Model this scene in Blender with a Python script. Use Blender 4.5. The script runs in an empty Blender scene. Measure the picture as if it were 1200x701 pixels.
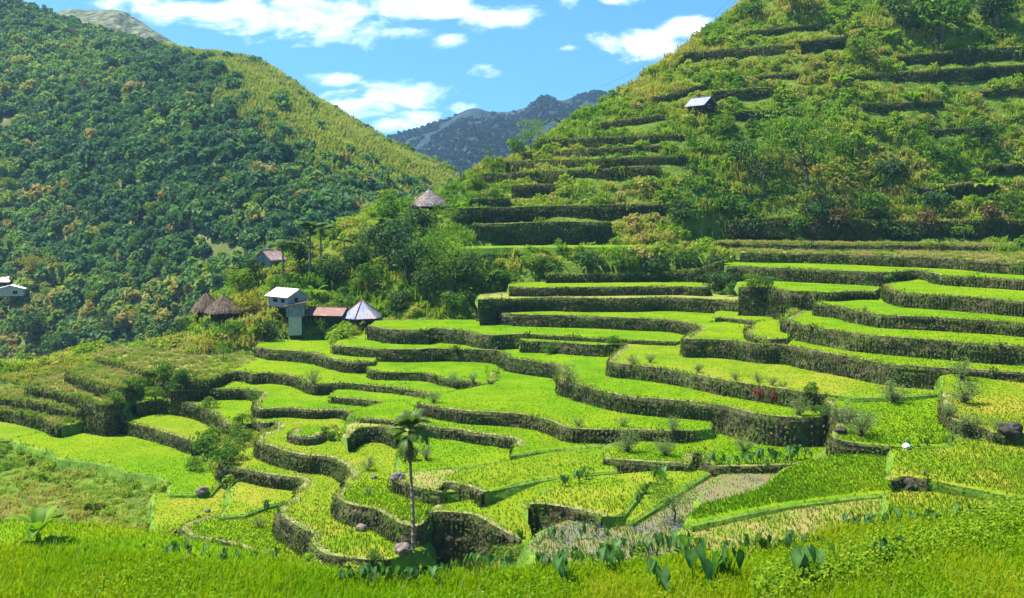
import bpy, bmesh, math, random
import numpy as np
from mathutils import Vector, noise as mnoise
from mathutils.geometry import tessellate_polygon

# ------------------------------------------------------------------ camera, sky, sun, exposure
SC = bpy.context.scene
COL = SC.collection
RNG = np.random.default_rng(7)
random.seed(7)
F, YH = 1200.0, 240.0                       # focal length in pixels of a 1200 px wide frame, horizon row
cam_d = bpy.data.cameras.new('camera'); cam = bpy.data.objects.new('camera', cam_d); COL.objects.link(cam)
cam.location = (0, 0, 0); cam.rotation_euler = (math.radians(90), 0, 0)
cam_d.sensor_width = 36; cam_d.lens = 36 * F / 1200; cam_d.shift_y = (YH - 350.5) / 1200
cam_d.clip_start = 0.1; cam_d.clip_end = 20000
SC.camera = cam
SUN = Vector((-0.46, 0.10, 0.88)).normalized()
sun_el = math.asin(SUN.z); sun_az = math.atan2(SUN.x, SUN.y)
sl = bpy.data.lights.new('sun', 'SUN'); sl.energy = 4.6; sl.angle = math.radians(0.5); sl.color = (1, .95, .86)
so = bpy.data.objects.new('sun', sl); COL.objects.link(so); so.rotation_euler = SUN.to_track_quat('Z', 'Y').to_euler()
so.location = (0, 0, 200)
SC.view_settings.view_transform = 'Standard'; SC.view_settings.look = 'None'
SC.view_settings.exposure = 1.45; SC.view_settings.gamma = 1; SC.view_settings.use_curve_mapping = False
SC.render.engine = 'CYCLES'
SC.cycles.use_denoising = True
SC.cycles.max_bounces = 5; SC.cycles.diffuse_bounces = 3; SC.cycles.transmission_bounces = 3
SC.cycles.transparent_max_bounces = 4; SC.cycles.glossy_bounces = 2; SC.cycles.volume_bounces = 0
SC.cycles.caustics_reflective = False; SC.cycles.caustics_refractive = False

def nd(nt, typ, **kw):
    n = nt.nodes.new(typ)
    for k, v in kw.items():
        if k.startswith('i_'): n.inputs[k[2:].replace('_', ' ')].default_value = v
        else: setattr(n, k, v)
    return n
def mth(nt, op, a, b=None, c=None, clamp=False):
    n = nt.nodes.new('ShaderNodeMath'); n.operation = op; n.use_clamp = clamp
    for i, v in enumerate((a, b, c)):
        if v is None: continue
        if isinstance(v, (int, float)): n.inputs[i].default_value = v
        else: nt.links.new(v, n.inputs[i])
    return n.outputs[0]

W = bpy.data.worlds.new('World'); SC.world = W; W.use_nodes = True
nt = W.node_tree; nt.nodes.clear()
sky = nd(nt, 'ShaderNodeTexSky'); sky.sky_type = 'NISHITA'; sky.sun_disc = False
sky.sun_elevation = sun_el; sky.sun_rotation = sun_az
sky.altitude = 1500; sky.air_density = 1.0; sky.dust_density = 0.3; sky.ozone_density = 1.3
hs = nd(nt, 'ShaderNodeHueSaturation'); hs.inputs['Saturation'].default_value = 1.28; hs.inputs['Value'].default_value = .95; hs.inputs['Hue'].default_value = .488
nt.links.new(sky.outputs[0], hs.inputs['Color'])
geo = nd(nt, 'ShaderNodeTexCoord')
hi = nd(nt, 'ShaderNodeMapping'); hi.inputs['Scale'].default_value = (1, 1, 1.6); hi.inputs['Location'].default_value = (0, 0, .22); nt.links.new(geo.outputs['Generated'], hi.inputs[0]); nt.links.new(hi.outputs[0], sky.inputs['Vector'])
sep = nd(nt, 'ShaderNodeSeparateXYZ'); nt.links.new(geo.outputs['Generated'], sep.inputs[0])
dy = mth(nt, 'MAXIMUM', sep.outputs[1], 0.02)
su = mth(nt, 'DIVIDE', sep.outputs[0], dy); sv = mth(nt, 'DIVIDE', sep.outputs[2], dy)
# clouds: world directions (azimuth, elevation), each a bank of vapour
CL = [(255,12,95,17,1.0),(360,22,130,26,1.0),(450,10,150,22,1.0),(560,16,60,18,1.),(470,40,70,14,.75),(150,-12,150,20,.9),(381,94,30,9,.9),(400,126,55,18,1.1),(468,110,50,14,.8),
      (478,147,45,14,.95),(545,130,18,9,.8),(566,84,20,7,.75),(666,57,20,6,.75),(765,52,62,16,1.05),(810,38,40,16,1.05),(735,-2,40,8,.8),(668,4,16,10,.7),(350,118,30,14,.8),(1000,-160,300,60,.9),(100,-160,300,70,.9)]
cmb = nd(nt, 'ShaderNodeCombineXYZ'); nt.links.new(su, cmb.inputs[0]); nt.links.new(sv, cmb.inputs[1])
mp = nd(nt, 'ShaderNodeMapping'); mp.inputs['Scale'].default_value = (12, 26, 1); nt.links.new(cmb.outputs[0], mp.inputs[0])
n1 = nd(nt, 'ShaderNodeTexNoise'); n1.inputs['Scale'].default_value = 1.0; n1.inputs['Detail'].default_value = 9; n1.inputs['Roughness'].default_value = .6
n1.inputs['Distortion'].default_value = .3
nt.links.new(mp.outputs[0], n1.inputs['Vector'])
acc = None
for (cx, cy, rx, ry, s) in CL:
    a = mth(nt, 'MULTIPLY', mth(nt, 'SUBTRACT', su, (cx - 600) / F), F / rx)
    b = mth(nt, 'MULTIPLY', mth(nt, 'SUBTRACT', sv, (YH - cy) / F), F / ry)
    d = mth(nt, 'ADD', mth(nt, 'MULTIPLY', a, a), mth(nt, 'MULTIPLY', b, b))
    m = mth(nt, 'MULTIPLY', mth(nt, 'SUBTRACT', 1.0, mth(nt, 'MULTIPLY', d, .5)), s)
    acc = m if acc is None else mth(nt, 'MAXIMUM', acc, m)
acc = mth(nt, 'MAXIMUM', acc, -0.6)
dens = mth(nt, 'ADD', mth(nt, 'MULTIPLY', acc, .55), mth(nt, 'MULTIPLY', mth(nt, 'SUBTRACT', n1.outputs[0], .5), 2.6))
rmp = nd(nt, 'ShaderNodeMapRange'); rmp.interpolation_type = 'SMOOTHSTEP'
rmp.inputs['From Min'].default_value = .12; rmp.inputs['From Max'].default_value = .8
nt.links.new(dens, rmp.inputs['Value'])
fwd = mth(nt, 'GREATER_THAN', sep.outputs[1], .05)
fac = mth(nt, 'MULTIPLY', mth(nt, 'MULTIPLY', rmp.outputs[0], fwd), .93)
n2 = nd(nt, 'ShaderNodeTexNoise'); n2.inputs['Scale'].default_value = 2.3; n2.inputs['Detail'].default_value = 5; nt.links.new(mp.outputs[0], n2.inputs['Vector'])
cr = nd(nt, 'ShaderNodeValToRGB'); cr.color_ramp.elements[0].position = .3; cr.color_ramp.elements[0].color = (4.2, 5.2, 6.6, 1)
cr.color_ramp.elements[1].position = .6; cr.color_ramp.elements[1].color = (7.4, 7.6, 7.8, 1); nt.links.new(n2.outputs[0], cr.inputs[0])
mx = nd(nt, 'ShaderNodeMix'); mx.data_type = 'RGBA'
nt.links.new(fac, mx.inputs['Factor']); nt.links.new(hs.outputs[0], mx.inputs[6]); nt.links.new(cr.outputs[0], mx.inputs[7])
bg = nd(nt, 'ShaderNodeBackground'); bg.inputs['Strength'].default_value = 0.125
wo = nd(nt, 'ShaderNodeOutputWorld'); nt.links.new(mx.outputs[2], bg.inputs[0]); nt.links.new(bg.outputs[0], wo.inputs[0])

# ------------------------------------------------------------------ helpers
def P(px, py, Y): return np.array(((px - 600) / F * Y, Y, (YH - py) / F * Y))
def plane_pt(px, py, z):
    Y = z * F / (YH - py)
    return np.array(((px - 600) / F * Y, Y, z))
def up(zlow, ybot, dpx): return zlow + dpx * (zlow * F / (YH - ybot)) / F
def link(o, parent=None):
    COL.objects.link(o)
    if parent is not None: o.parent = parent
    return o
def tag(o, label=None, cat=None, group=None, kind=None):
    for k, v in (('label', label), ('category', cat), ('group', group), ('kind', kind)):
        if v: o[k] = v
    return o
def mesh_np(name, V, faces, mats, mi=None, tint=None, smooth=False, parent=None):
    """faces: list of int arrays (n,3) or (n,4); mi: list of material indices per array or arrays"""
    V = np.asarray(V, dtype=np.float32)
    me = bpy.data.meshes.new(name)
    me.vertices.add(len(V)); me.vertices.foreach_set('co', V.ravel())
    faces = [np.asarray(f, dtype=np.int32) for f in faces if len(f)]
    nl = sum(f.size for f in faces); npoly = sum(len(f) for f in faces)
    me.loops.add(nl); me.loops.foreach_set('vertex_index', np.concatenate([f.ravel() for f in faces]))
    starts = []; p = 0
    for f in faces:
        starts.append(p + np.arange(len(f)) * f.shape[1]); p += f.size
    me.polygons.add(npoly); me.polygons.foreach_set('loop_start', np.concatenate(starts).astype(np.int32))
    for m in (mats if isinstance(mats, (list, tuple)) else [mats]): me.materials.append(m)
    if mi is not None:
        arr = np.concatenate([np.full(len(f), i) if np.isscalar(i) else i for f, i in zip(faces, mi)]).astype(np.int32)
        me.polygons.foreach_set('material_index', arr)
    me.polygons.foreach_set('use_smooth', np.full(npoly, bool(smooth)))
    if tint is not None:
        at = me.attributes.new('tint', 'FLOAT', 'POINT'); at.data.foreach_set('value', np.asarray(tint, dtype=np.float32))
    me.update(calc_edges=True)
    o = bpy.data.objects.new(name, me)
    return link(o, parent)
class Bag:
    """collects geometry for one mesh; every add() may use another material slot"""
    def __init__(s): s.V = []; s.F = []; s.M = []; s.T = []; s.n = 0
    def add(s, V, Fc, m=0, tint=0.5):
        V = np.asarray(V, dtype=np.float32).reshape(-1, 3)
        Fl = Fc if isinstance(Fc, list) and len(Fc) and isinstance(Fc[0], np.ndarray) and Fc[0].ndim == 2 else [np.asarray(Fc)]
        for f in Fl:
            if len(f): s.F.append(np.asarray(f) + s.n); s.M.append(m)
        s.V.append(V); s.T.append(np.full(len(V), tint, dtype=np.float32) if np.isscalar(tint) else np.asarray(tint, dtype=np.float32)); s.n += len(V)
        return s
    def build(s, name, mats, parent=None, smooth=False):
        return mesh_np(name, np.concatenate(s.V), s.F, mats, s.M, np.concatenate(s.T), smooth, parent)

_perm = np.random.default_rng(3).permutation(512)
def _h(i, j): return _perm[(_perm[i & 511] + j) & 511] / 511.0
def vnoise(x, y):
    x = np.asarray(x, float); y = np.asarray(y, float)
    xi = np.floor(x).astype(int); yi = np.floor(y).astype(int); fx = x - xi; fy = y - yi
    fx = fx * fx * (3 - 2 * fx); fy = fy * fy * (3 - 2 * fy)
    a, b, c, d = _h(xi, yi), _h(xi + 1, yi), _h(xi, yi + 1), _h(xi + 1, yi + 1)
    return (a * (1 - fx) + b * fx) * (1 - fy) + (c * (1 - fx) + d * fx) * fy
def fbm(x, y, o=4, g=.5):
    s = 0; a = 1; t = 0
    for k in range(o):
        s = s + a * vnoise(np.asarray(x) * 2 ** k + 17 * k, np.asarray(y) * 2 ** k + 5 * k); t += a; a *= g
    return s / t
def inpoly(x, y, poly):
    x = np.asarray(x); y = np.asarray(y); r = np.zeros(x.shape, bool); n = len(poly)
    x0, y0 = poly[:, 0].min(), poly[:, 1].min(); x1, y1 = poly[:, 0].max(), poly[:, 1].max()
    sel = (x >= x0) & (x <= x1) & (y >= y0) & (y <= y1)
    if not sel.any(): return r
    xs, ys = x[sel], y[sel]; rr = np.zeros(xs.shape, bool)
    for i in range(n):
        ax, ay = poly[i]; bx, by = poly[(i + 1) % n]
        if ay == by: continue
        c = ((ay > ys) != (by > ys)) & (xs < (bx - ax) * (ys - ay) / (by - ay) + ax)
        rr ^= c
    r[sel] = rr
    return r
def catmull(pts, k=5):
    pts = np.asarray(pts, float)
    if len(pts) < 3: return np.array([pts[0] + (pts[-1] - pts[0]) * t for t in np.linspace(0, 1, k + 1)])
    q = np.vstack([2 * pts[0] - pts[1], pts, 2 * pts[-1] - pts[-2]]); out = []
    for i in range(1, len(q) - 2):
        p0, p1, p2, p3 = q[i - 1], q[i], q[i + 1], q[i + 2]
        for t in np.arange(k) / k:
            out.append(.5 * (2 * p1 + (p2 - p0) * t + (2 * p0 - 5 * p1 + 4 * p2 - p3) * t * t + (3 * p1 - p0 - 3 * p2 + p3) * t ** 3))
    out.append(pts[-1])
    return np.array(out)
def resample(pts, step):
    pts = np.asarray(pts, float); d = np.r_[0, np.cumsum(np.linalg.norm(np.diff(pts[:, :2], axis=0), axis=1))]
    n = max(2, int(d[-1] / step) + 1); t = np.linspace(0, d[-1], n)
    return np.stack([np.interp(t, d, pts[:, i]) for i in range(pts.shape[1])], 1), d[-1]
def grid_faces(nr, nc):
    i = np.arange(nr - 1)[:, None] * nc + np.arange(nc - 1)[None, :]
    i = i.ravel()
    return np.stack([i, i + 1, i + nc + 1, i + nc], 1)
def unit(v): return v / np.maximum(np.linalg.norm(v, axis=-1, keepdims=True), 1e-9)
def leaves(C, N, size, asp=.5, fold=.15, along=None):
    """diamond leaves at C facing N"""
    n = len(C); N = unit(np.asarray(N, float)); R = RNG.normal(size=(n, 3)) if along is None else np.asarray(along, float)
    T = unit(R - (R * N).sum(1, keepdims=True) * N); B = np.cross(N, T); s = np.broadcast_to(np.asarray(size, float), (n,))[:, None]
    V = np.stack([C - T * s * .5, C + B * s * asp * .5 + N * s * fold - T * s * .08, C + T * s * .5, C - B * s * asp * .5 + N * s * fold - T * s * .08], 1).reshape(-1, 3)
    return V, np.arange(4 * n).reshape(-1, 4)
def blades(C, h, w, lean=.35, azim=None, two=True):
    """grass blades rooted at C"""
    n = len(C); a = RNG.uniform(0, 2 * np.pi, n) if azim is None else azim
    D = np.stack([np.cos(a), np.sin(a), np.zeros(n)], 1); S = np.stack([-np.sin(a), np.cos(a), np.zeros(n)], 1)
    h = np.broadcast_to(np.asarray(h, float), (n,))[:, None]; w = np.broadcast_to(np.asarray(w, float), (n,))[:, None]
    l = (RNG.uniform(.2, 1, n) * lean)[:, None]; Z = np.array([[0, 0, 1.]])
    b0, b1 = C - S * w * .5, C + S * w * .5
    m = C + Z * h * .6 + D * h * l * .35; m0, m1 = m - S * w * .4, m + S * w * .4
    t = C + Z * h * (1 - l * .35) + D * h * l
    V = np.stack([b0, b1, m1, m0, t], 1).reshape(-1, 3); i = np.arange(n)[:, None] * 5
    return V, [i + np.array([[0, 1, 2, 3]]), i + np.array([[3, 2, 4]])]

# ------------------------------------------------------------------ materials
def ramp_col(nt, fac, stops):
    r = nd(nt, 'ShaderNodeValToRGB'); e = r.color_ramp.elements
    while len(e) < len(stops): e.new(.5)
    for q, (p, c) in zip(e, stops): q.position = p; q.color = (*c, 1)
    nt.links.new(fac, r.inputs[0]); return r.outputs[0]
def new_mat(name):
    m = bpy.data.materials.new(name); m.use_nodes = True; nt = m.node_tree; nt.nodes.clear()
    out = nd(nt, 'ShaderNodeOutputMaterial'); return m, nt, out
def leaf_mat(name, stops, trans=.35, rough=.6, spec=.12, tcol=(1.15, 1.25, .35), nscale=None):
    """two-sided leaf: diffuse with light glowing through; colour varies leaf by leaf"""
    m, nt, out = new_mat(name)
    at = nd(nt, 'ShaderNodeAttribute'); at.attribute_name = 'tint'; fac = at.outputs['Fac']
    if nscale:
        tc = nd(nt, 'ShaderNodeNewGeometry'); ns = nd(nt, 'ShaderNodeTexNoise'); ns.inputs['Scale'].default_value = nscale; ns.inputs['Detail'].default_value = 3
        nt.links.new(tc.outputs['Position'], ns.inputs['Vector'])
        fac = mth(nt, 'ADD', fac, mth(nt, 'MULTIPLY', mth(nt, 'SUBTRACT', ns.outputs[0], .5), 1.2), clamp=True)
    c = ramp_col(nt, fac, stops)
    bs = nd(nt, 'ShaderNodeBsdfPrincipled'); bs.inputs['Roughness'].default_value = rough; bs.inputs['Specular IOR Level'].default_value = spec
    nt.links.new(c, bs.inputs['Base Color'])
    tr = nd(nt, 'ShaderNodeBsdfTranslucent'); mu = nd(nt, 'ShaderNodeMix'); mu.data_type = 'RGBA'; mu.blend_type = 'MULTIPLY'; mu.inputs['Factor'].default_value = 1
    nt.links.new(c, mu.inputs[6]); mu.inputs[7].default_value = (*tcol, 1); nt.links.new(mu.outputs[2], tr.inputs[0])
    ms = nd(nt, 'ShaderNodeMixShader'); ms.inputs[0].default_value = trans
    nt.links.new(bs.outputs[0], ms.inputs[1]); nt.links.new(tr.outputs[0], ms.inputs[2]); nt.links.new(ms.outputs[0], out.inputs[0])
    return m
def surf_mat(name, stops, scale=1.0, detail=6, rough=.8, bump=.0, bscale=8, spec=.2, second=None, stretch=(1, 1, 1), metal=0, bdist=.1):
    m, nt, out = new_mat(name)
    g = nd(nt, 'ShaderNodeNewGeometry'); mp = nd(nt, 'ShaderNodeMapping'); mp.inputs['Scale'].default_value = stretch
    nt.links.new(g.outputs['Position'], mp.inputs[0])
    n = nd(nt, 'ShaderNodeTexNoise'); n.inputs['Scale'].default_value = scale; n.inputs['Detail'].default_value = detail; n.inputs['Roughness'].default_value = .62
    nt.links.new(mp.outputs[0], n.inputs['Vector']); c = ramp_col(nt, n.outputs[0], stops)
    if second:
        sc2, st2, lo, hi = second
        n2 = nd(nt, 'ShaderNodeTexNoise'); n2.inputs['Scale'].default_value = sc2; n2.inputs['Detail'].default_value = 4
        nt.links.new(g.outputs['Position'], n2.inputs['Vector'])
        mr = nd(nt, 'ShaderNodeMapRange'); mr.inputs['From Min'].default_value = lo; mr.inputs['From Max'].default_value = hi; nt.links.new(n2.outputs[0], mr.inputs['Value'])
        mx = nd(nt, 'ShaderNodeMix'); mx.data_type = 'RGBA'; nt.links.new(mr.outputs[0], mx.inputs['Factor']); nt.links.new(c, mx.inputs[6])
        c2 = ramp_col(nt, n.outputs[0], st2); nt.links.new(c2, mx.inputs[7]); c = mx.outputs[2]
    b = nd(nt, 'ShaderNodeBsdfPrincipled'); b.inputs['Roughness'].default_value = rough; b.inputs['Specular IOR Level'].default_value = spec; b.inputs['Metallic'].default_value = metal
    nt.links.new(c, b.inputs['Base Color'])
    if bump:
        nb = nd(nt, 'ShaderNodeTexNoise'); nb.inputs['Scale'].default_value = bscale; nb.inputs['Detail'].default_value = 5; nt.links.new(mp.outputs[0], nb.inputs['Vector'])
        bp = nd(nt, 'ShaderNodeBump'); bp.inputs['Strength'].default_value = bump; bp.inputs['Distance'].default_value = bdist
        nt.links.new(nb.outputs[0], bp.inputs['Height']); nt.links.new(bp.outputs[0], b.inputs['Normal'])
    nt.links.new(b.outputs[0], out.inputs[0])
    return m
M = {}
M['ground'] = surf_mat('ground_soil_grass', [(.3, (.03, .06, .006)), (.5, (.085, .14, .010)), (.66, (.14, .19, .016)), (.78, (.2, .17, .05))], .5, 7, .95, .8, 3, bdist=.4)
M['field_lush'] = surf_mat('lush_rice_field', [(.3, (.06, .15, .001)), (.5, (.10, .20, .0015)), (.7, (.15, .225, .003))], .30, 8, .95, .5, 9, spec=.05, second=(.05, [(.3, (.10, .19, .001)), (.7, (.19, .235, .006))], .42, .66))
M['field_yellow'] = surf_mat('ripening_rice_field', [(.3, (.08, .16, .002)), (.5, (.13, .20, .005)), (.7, (.21, .21, .018))], .3, 7, .95, .5, 9, spec=.05, second=(.1, [(.3, (.15, .21, .005)), (.7, (.28, .22, .03))], .5, .75))
M['field_brown'] = surf_mat('stubble_field', [(.3, (.13, .17, .015)), (.45, (.17, .20, .02)), (.58, (.24, .19, .06)), (.72, (.15, .22, .012))], .5, 7, .8, .5, 9)
M['field_rough'] = surf_mat('rough_grass_shelf', [(.3, (.09, .15, .015)), (.5, (.2, .22, .035)), (.7, (.27, .22, .06))], .45, 7, .9, .6, 6)
M['field_water'] = surf_mat('shallow_water_with_stubble', [(.35, (.13, .12, .07)), (.5, (.2, .16, .07)), (.65, (.13, .17, .03))], .6, 7, .3, .15, 9, spec=.5)
M['bank'] = surf_mat('grassy_bank_side', [(.3, (.05, .10, .01)), (.5, (.10, .19, .012)), (.7, (.17, .23, .025))], .8, 7, .9, .7, 5)
M['wall'] = surf_mat('mossy_stone_wall', [(.3, (.02, .018, .009)), (.45, (.05, .044, .02)), (.58, (.085, .072, .036)), (.72, (.12, .10, .055))], 1.6, 8, .95, .9, 3.0,
                     second=(.5, [(.3, (.035, .05, .01)), (.6, (.08, .11, .018)), (.75, (.12, .13, .035))], .42, .6), bdist=.25)
M['rim'] = surf_mat('dry_bund_top', [(.35, (.08, .13, .012)), (.5, (.17, .18, .04)), (.68, (.30, .26, .11))], 1.3, 6, .9, .5, 6)
M['wall_leaf'] = leaf_mat('wall_creeper', [(0, (.022, .034, .008)), (.35, (.05, .08, .011)), (.7, (.09, .125, .018)), (.88, (.13, .11, .04)), (1, (.17, .13, .07))], .3)
M['fringe'] = leaf_mat('dry_grass_fringe', [(0, (.10, .19, .015)), (.4, (.19, .26, .03)), (.7, (.3, .29, .08)), (1, (.36, .28, .14))], .4)
M['rice'] = leaf_mat('rice_blades', [(0, (.062, .15, .001)), (.5, (.118, .222, .0015)), (.85, (.185, .262, .003)), (1, (.30, .29, .02))], .45, .6, .05, (1.25, 1.3, .2))
M['rice_yellow'] = leaf_mat('yellowing_rice_blades', [(0, (.075, .165, .002)), (.5, (.13, .215, .004)), (1, (.26, .24, .025))], .45, .6, .05, (1.2, 1.2, .3))
# ------------------------------------------------------------------ terraces: each field is level; its rim and its stone wall follow the photographed outline at its own height
zFG = -18.0; zFA = up(zFG, 508, 14.5); zFCB = up(zFA, 470, 18); zFL1 = zFCB - .9; zFL2 = -17.75; zFL3 = -18.25; zFL4 = -18.75
zFH = up(zFCB, 402, 16); zFKL = -12.8; zFJ = up(zFCB, 460, 17); zFM = up(zFKL, 410, 20); zFQ = up(zFM, 383, 14.5); zFR = up(zFQ, 360, 16)
zFU = -7.75; zFV = -6.5; zFX = -5.6; zFN = up(zFKL, 366, 15.5); zFO = up(zFN, 347, 10)
FIELDS = []
def fld(idn, z, front, back, mat='field_lush', wall=None, rice=1.0, edge='rim', rough=0, tilt=None, deep=None):
    FIELDS.append(dict(id=idn, z=z, tilt=tilt, deep=deep, front=front, back=back, mat=mat, wall=wall, rice=rice, edge=edge, rough=rough))
# --- middle
fld('FG', zFG, [(424,490),(440,491),(468,494),(508,501),(530,503),(560,508),(580,510),(598,513),(607,517),(603,523)],
    [(600,532),(640,527),(690,522),(740,519),(790,516),(790,508),(740,509),(690,509),(660,507),(640,500),(600,495),(560,489),(515,483),(489,479),(475,470),(454,470),(440,474),(425,478),(412,484)], wall='low mossy wall behind the tall palm crown, below the long middle wall')
fld('FA', zFA, [(489,473),(512,477),(545,482),(580,484),(615,487),(640,492),(655,498),(665,502),(690,504),(720,504),(755,504),(785,506),(812,505)],
    [(830,501),(835,486),(790,480),(740,474),(700,466),(668,458),(655,450),(655,437),(620,432),(590,427),(570,430),(572,450),(540,457),(520,461),(500,466)], wall='long dark wall across the middle, a small tree on its right end')
fld('FCB', zFCB, [(391,404),(400,406),(420,408),(440,409),(480,410),(520,409),(560,410),(582,412),(592,417),(603,421),(640,426),(652,428),(658,436),(657,445),(672,449),(690,455),(720,462),(740,465),(780,469),(810,471),(845,475),(865,480),(890,486),(920,489),(945,489),(964,488),(980,483)],
    [(992,470),(940,466),(900,464),(860,460),(820,452),(780,444),(730,438),(712,434),(716,420),(735,412),(740,407),(700,406),(650,404),(608,401),(590,396),(570,397),(530,396),(480,392),(435,388),(415,393),(398,398)], wall='longest curving wall, from the left fields past the dry shrub to the right')
fld('D', zFL2 + .75, [(433,433),(440,436),(470,437),(500,438),(520,443),(545,447),(570,450),(582,444),(580,437)], [(588,427),(560,418),(520,416),(480,416),(437,415),(430,425)], wall='short low wall with a leafy shrub at its broken right end')
fld('FL1', zFL1, [(300,406),(320,410),(350,412),(370,415),(390,420),(410,424),(438,424)], [(442,415),(420,413),(395,408),(385,397),(340,397),(305,400)], wall='dark tall wall below the long green field under the tin houses')
fld('FL2', zFL2, [(250,434),(268,435),(288,436),(297,439),(310,438),(330,439),(350,443),(362,449),(372,451),(385,450),(410,450),(440,453),(465,455),(490,459),(503,462)],
    [(520,463),(560,455),(580,446),(545,442),(500,436),(470,436),(437,436),(430,430),(390,430),(370,425),(350,421),(320,417),(302,415),(280,419),(255,424),(240,428)], wall='low winding wall of two bulges between the left fields')
fld('FL3', zFL3, [(388,466),(410,468),(440,470),(454,472),(470,474)], [(490,474),(505,466),(490,462),(460,459),(430,456),(400,454),(390,460)], wall='very short low wall under a narrow bright field left of the palm')
fld('FL4', zFL4, [(200,459),(226,458),(244,456.5),(280,456),(298,457.5),(308,460),(306,465),(300,472),(300,478),(308,480.5),(324,479),(340,479),(370,481),(396,480),(414,484)],
    [(430,482),(425,476),(400,470),(388,462),(372,458),(358,456),(345,450),(320,446),(297,444),(280,444),(250,441),(225,446),(205,451)], wall='low wall with a pale rounded corner beside bushes, left of the middle')
fld('FL5', -19.8, [(160,473),(174,470.5),(200,470),(220,473),(236,477),(250,484),(259,491),(268,497),(285,498),(300,496)], [(304,486),(300,478),(302,466),(270,462),(226,463),(200,463),(165,465)], mat='field_lush', wall='curved dark wall with pale stone coping above the yellow left field')
fld('FL6', -19.5, [(298,490),(301,494),(312,496),(323,495),(327,500),(320,506),(308,509),(303,515),(306,519),(320,524),(340,530),(360,534),(380,535),(396,540),(408,548),(412,556),(404,564)],
    [(412,567),(436,561),(455,557),(475,550),(500,540),(500,515),(470,500),(440,494),(424,490),(416,482),(396,482),(370,484),(340,482),(310,483)], mat='field_yellow', wall='sinuous dark wall snaking below the pond-like field, left of the palm')
fld('FL7', -18.9, [(348,502),(341,508),(346,511),(360,512.5),(372,511),(378,507)], [(378,500),(362,499)], wall='small round walled pocket beside a leafy mound')
fld('FLM', -18.35, [(408,513),(413,507),(424,502),(440,501),(455,503),(468,509)], [(490,512),(500,503),(470,495),(430,492),(405,498)], mat='field_rough', wall='dark grassy bank left of the palm crown', rice=.3)
fld('FM1', -18.8, [(470,553),(510,549),(545,546)], [(592,540),(640,532),(690,524),(740,521),(790,518),(790,508),(690,510),(640,507),(600,515),(560,508),(510,505),(480,510),(470,530)], rice=.9)
# --- left side, stepping down
fld('FL17', -21.1, [(84,487),(90,488),(120,492),(140,494),(170,500),(200,509),(222,516),(232,520)], [(248,505),(243,490),(225,483),(200,479),(165,478),(150,483),(130,484),(110,483)], mat='field_yellow', wall='long straight wall above the wide left field')
fld('FL15', -22.2, [(14,514),(30,521),(45,525),(62,530),(72,536),(90,539),(110,541),(130,545),(148,552),(170,555),(190,559),(199,566),(201,574),(200,578)],
    [(245,578),(256,565),(240,540),(225,520),(200,515),(170,506),(140,498),(100,495)], edge='rim')
fld('FL18', -22.25, [(-60,518),(14,514.5)], [(95,497),(60,490),(40,486),(-60,486)], mat='field_yellow')
fld('FL14', -22.5, [(181,578),(181,600),(180,622),(178,628)], [(190,631),(215,622),(240,610),(270,600),(280,585),(260,570),(230,575)], mat='field_yellow', edge='rim')
fld('FL8', -20.8, [(258,541),(268,547),(290,551),(320,557),(340,559.5),(352,561),(357,566),(347,577)], [(346,584),(370,578),(396,573),(412,564),(404,552),(380,548),(350,542),(320,532),(298,523),(280,528),(262,534)], mat='field_yellow', wall='mossy wall with ragged plants below the bushy corner')
fld('FL13', -21.7, [(276,570),(271,577),(272,586),(268,594)], [(262,604),(285,602),(312,592),(345,585),(358,574),(350,562),(320,560),(290,556)], mat='field_yellow', rice=.5)
fld('FL11', -22.0, [(262,602),(235,608),(214,617),(213,620),(218,625),(230,631),(260,636),(284,641),(292,646),(294,652)], [(300,662),(345,672),(375,660),(380,630),(350,605),(345,585),(312,590)], wall='isolated wall with a flat grassy top at lower left', rice=1)
fld('FL9', -20.5, [(346,584),(336,590),(327,598),(330,604),(344,614),(358,622),(369,627),(365,633),(370,640),(380,649),(392,652.5),(410,654.5),(440,656.5),(458,655)],
    [(500,640),(500,618),(470,610),(440,605),(416,598),(398,590),(394,580),(412,570),(404,571),(370,577)], mat='field_yellow', wall='two-lobed wall with pale trodden coping at the foot of the lower fields', rice=.7)
fld('FL10', -19.3, [(404,571),(395,577),(398,585),(404,589),(416,593),(440,598),(456,606),(466,612),(478,616),(492,616),(501,607)], [(515,600),(545,588),(560,580),(530,578),(505,576),(485,570),(460,562),(455,556),(436,561)], wall='mossy crooked wall with a boulder at its foot, just left of the palm trunk')
fld('FS1', -18.5, [(460,560),(466,563),(478,567),(490,572),(505,575),(518,577)], [(545,573),(560,560),(545,550),(510,551),(475,555)], mat='field_brown', wall='short wall of an orange plot with a boulder at its left end', rice=.4)
fld('FS2', -18.15, [(517,570),(521,566),(535,567),(550,571),(568,577.5)], [(600,567),(630,561),(670,556),(720,552),(720,530),(690,522),(640,531),(592,541),(545,550),(525,558)], mat='field_yellow', wall='stubby block of dark wall right of the palm, in the middle slope', rice=.8)
fld('FS3', -19.3, [(514,592),(506,597),(507,601),(520,600.5),(550,603),(566,609),(578,617),(592,624),(611,633)],
    [(625,645),(660,650),(690,625),(650,580),(690,553),(640,560),(600,569),(568,580),(540,588)], mat='field_yellow', wall='huge mossy bastion of wall right beside the palm trunk', rice=.45, tilt=((560,-18.25),(640,-19.8)))
fld('FP0', -22.4, [(425,678),(480,682),(560,682),(612,674)], [(622,652),(600,640),(560,636),(520,636),(490,640),(470,650),(440,662)], mat='field_rough', rice=.6)
fld('FS6', -20.7, [(461,644),(464,637),(470,635),(480,638),(489,634)], [(508,626),(504,606),(485,614)], mat='field_rough', wall='low boulder-strewn stub of wall at the foot of the palm', rice=.4)
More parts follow.
